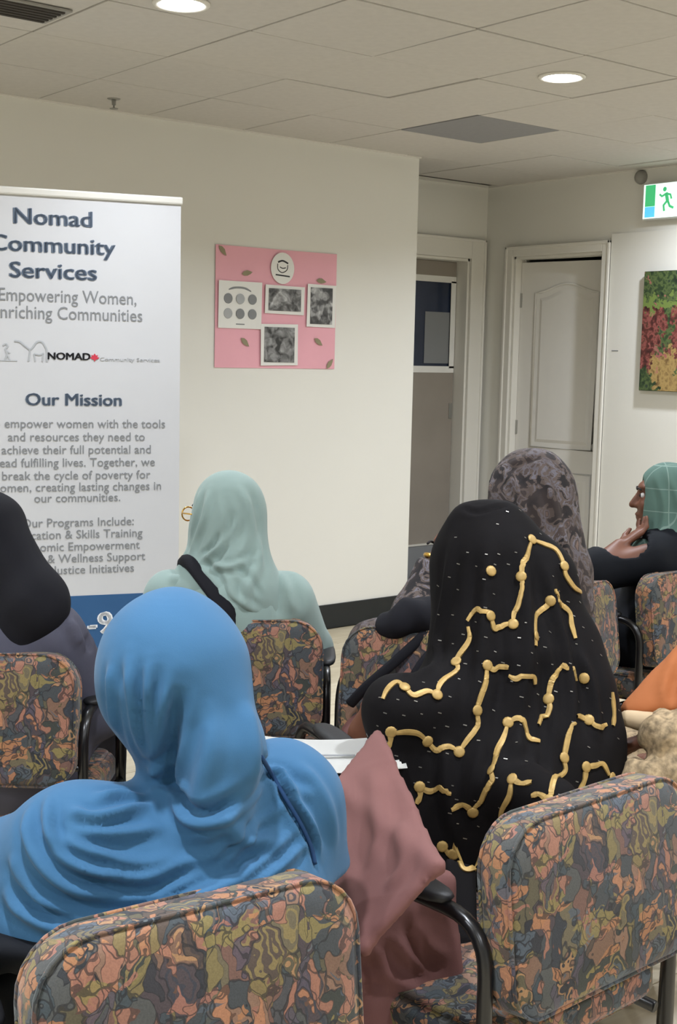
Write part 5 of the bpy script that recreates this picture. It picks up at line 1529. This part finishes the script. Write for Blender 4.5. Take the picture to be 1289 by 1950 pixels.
s_ = from_bm('stone', bm, MAT['white'], rg, smooth=True); q = FG_GREEN.wld(c+nr*.014); s_.location = (q[0]-FG_GREEN.base[0], q[1]-FG_GREEN.base[1], q[2])

# person in orange at the right edge
t = person('person in orange with beige lace sleeves cut off by the right edge', FG_ORANGE, MAT['skin'], body_h=.007)
def lace_dress(p):
    d = FG_ORANGE.robe(infl=.02)(p)
    return smin(d, blend(p, [E_((0.7073, 2.6000, 0.7231), (0.0683, .06, 0.0507)), C_((0.7246, 2.5600, 0.6572), (0.6328, 2.5600, 0.6439), 0.0463, 0.0375)], .02), .03)
clothes('lace_dress', lace_dress, FG_ORANGE, MAT['lace'], t, .009, ripple=.006, rscale=21)
OL = [
    ([(0.7442, 2.7263, 0.8740), (0.7182, 2.6986, 0.8220), (0.6971, 2.6714, 0.7708)], .012,.006),
    ([(0.7353, 2.7012, 0.8333), (0.7279, 2.6772, 0.7930), (0.7317, 2.6699, 0.7488)], .010,-.006),
]
clothes('head_scarf', ORANGE_SCARF, FG_ORANGE, MAT['orange'], t, .009, lines=OL, ripple=.001, low=.5)
def cuff(p): return blend(p, [C_((0.6284, 2.6600, 0.7401), (0.7026, 2.6400, 0.7315), 0.0192, 0.0271)], .02)
clothes('cuff', cuff, FG_ORANGE, MAT['cream'], t, .007, reach=.6, low=.6, top=.9)

# ------------------------------------------------------------------ loose things on and by the chairs
pp = thing('paper_stack', 'white printed sheets lying on the lap beside the mauve dress', 'papers', lay(-.02, 2.51, .692), TURN+math.radians(4))
for k in range(4):
    bm = bmesh.new()
    nx = 8
    for_top = []
    for i in range(nx+1):
        x = -.15+.30*i/nx
        zz = .010*((x/.15)**2)
        for_top.append([bm.verts.new((x, y, zz+.004*k)) for y in (-.105, .105)])
    for A, B in zip(for_top, for_top[1:]): bm.faces.new((A[0], B[0], B[1], A[1]))
    bmesh.ops.solidify(bm, geom=bm.faces[:], thickness=.0018)
    o = from_bm('sheet', bm, MAT['paper'], pp); o.location = (random.uniform(-.01, .01), -.014*k, 0); o.rotation_euler = (0, 0, random.uniform(-.05, .05))
bm = bmesh.new(); bm_box(bm, (-.05, -.06, .0178), (.06, -.052, .0188))
from_bm('print_line', bm, MAT['inkgrey'], pp)
bm = bmesh.new(); bm_tube(bm, smooth_path([(-.10, -.05, .023), (-.08, -.01, .0215), (-.095, .04, .0225)], 4), .005, 6, flat=((0, 0, 1), .2))
from_bm('pink_mark', bm, MAT['pink'], pp)

ja = thing('black_jacket', 'crumpled black jacket slung over a chair back near the baseboard', 'jacket', lay(.20, 3.25, .80), TURN)
def jacket(p):
    d = blend(p, [E_((.17, 3.24, .815), (.065, .06, .032)), E_((.24, 3.26, .835), (.09, .07, .045)), C_((.13, 3.22, .80), (.21, 3.20, .845), .025, .028), C_((.18, 3.22, .85), (.32, 3.24, .82), .03, .04)], .03)
    return d
grow('cloth', jacket, (0, 3.1, .70), (.45, 3.4, .95), .006, MAT['dark'], ja, 2, None, (.20, 3.25), .004, 14)
for ch in ja.children: ch.location = (0, 0, -.80)
bk = thing('black_bag', 'black bag hanging by its long straps from a chair back', 'bag', lay(.21, 3.16, 0), TURN)
for pts in ([(.17, .06, .80), (.06, .02, .775), (-.01, -.02, .70), (-.035, -.025, .60), (-.03, -.02, .50)], [(.02, .03, .80), (-.06, .0, .73), (-.13, -.02, .67), (-.17, -.005, .62)]):
    bm = bmesh.new(); bm_tube(bm, smooth_path(pts, 6), .014, 8, flat=((0, 1, 0), .35))
    from_bm('strap', bm, MAT['dark'], bk, smooth=True)
def pouch(p): return smax(blend(p, [E_((.20, 3.11, .40), (.13, .045, .16))], .02), p[:, 2]-.53, .02)
grow('pouch', pouch, (0, 3.0, .2), (.4, 3.25, .6), .008, MAT['dark'], bk, 2, None, (.21, 3.16), .004, 10)
tag(box('phone', (-.035, -.07, 0), (.035, .07, .008), MAT['tube'], loc=lay(-.05, 2.2, 0)), 'x', 'phone')
bpy.data.objects.remove(bpy.data.objects['phone'], do_unlink=True)
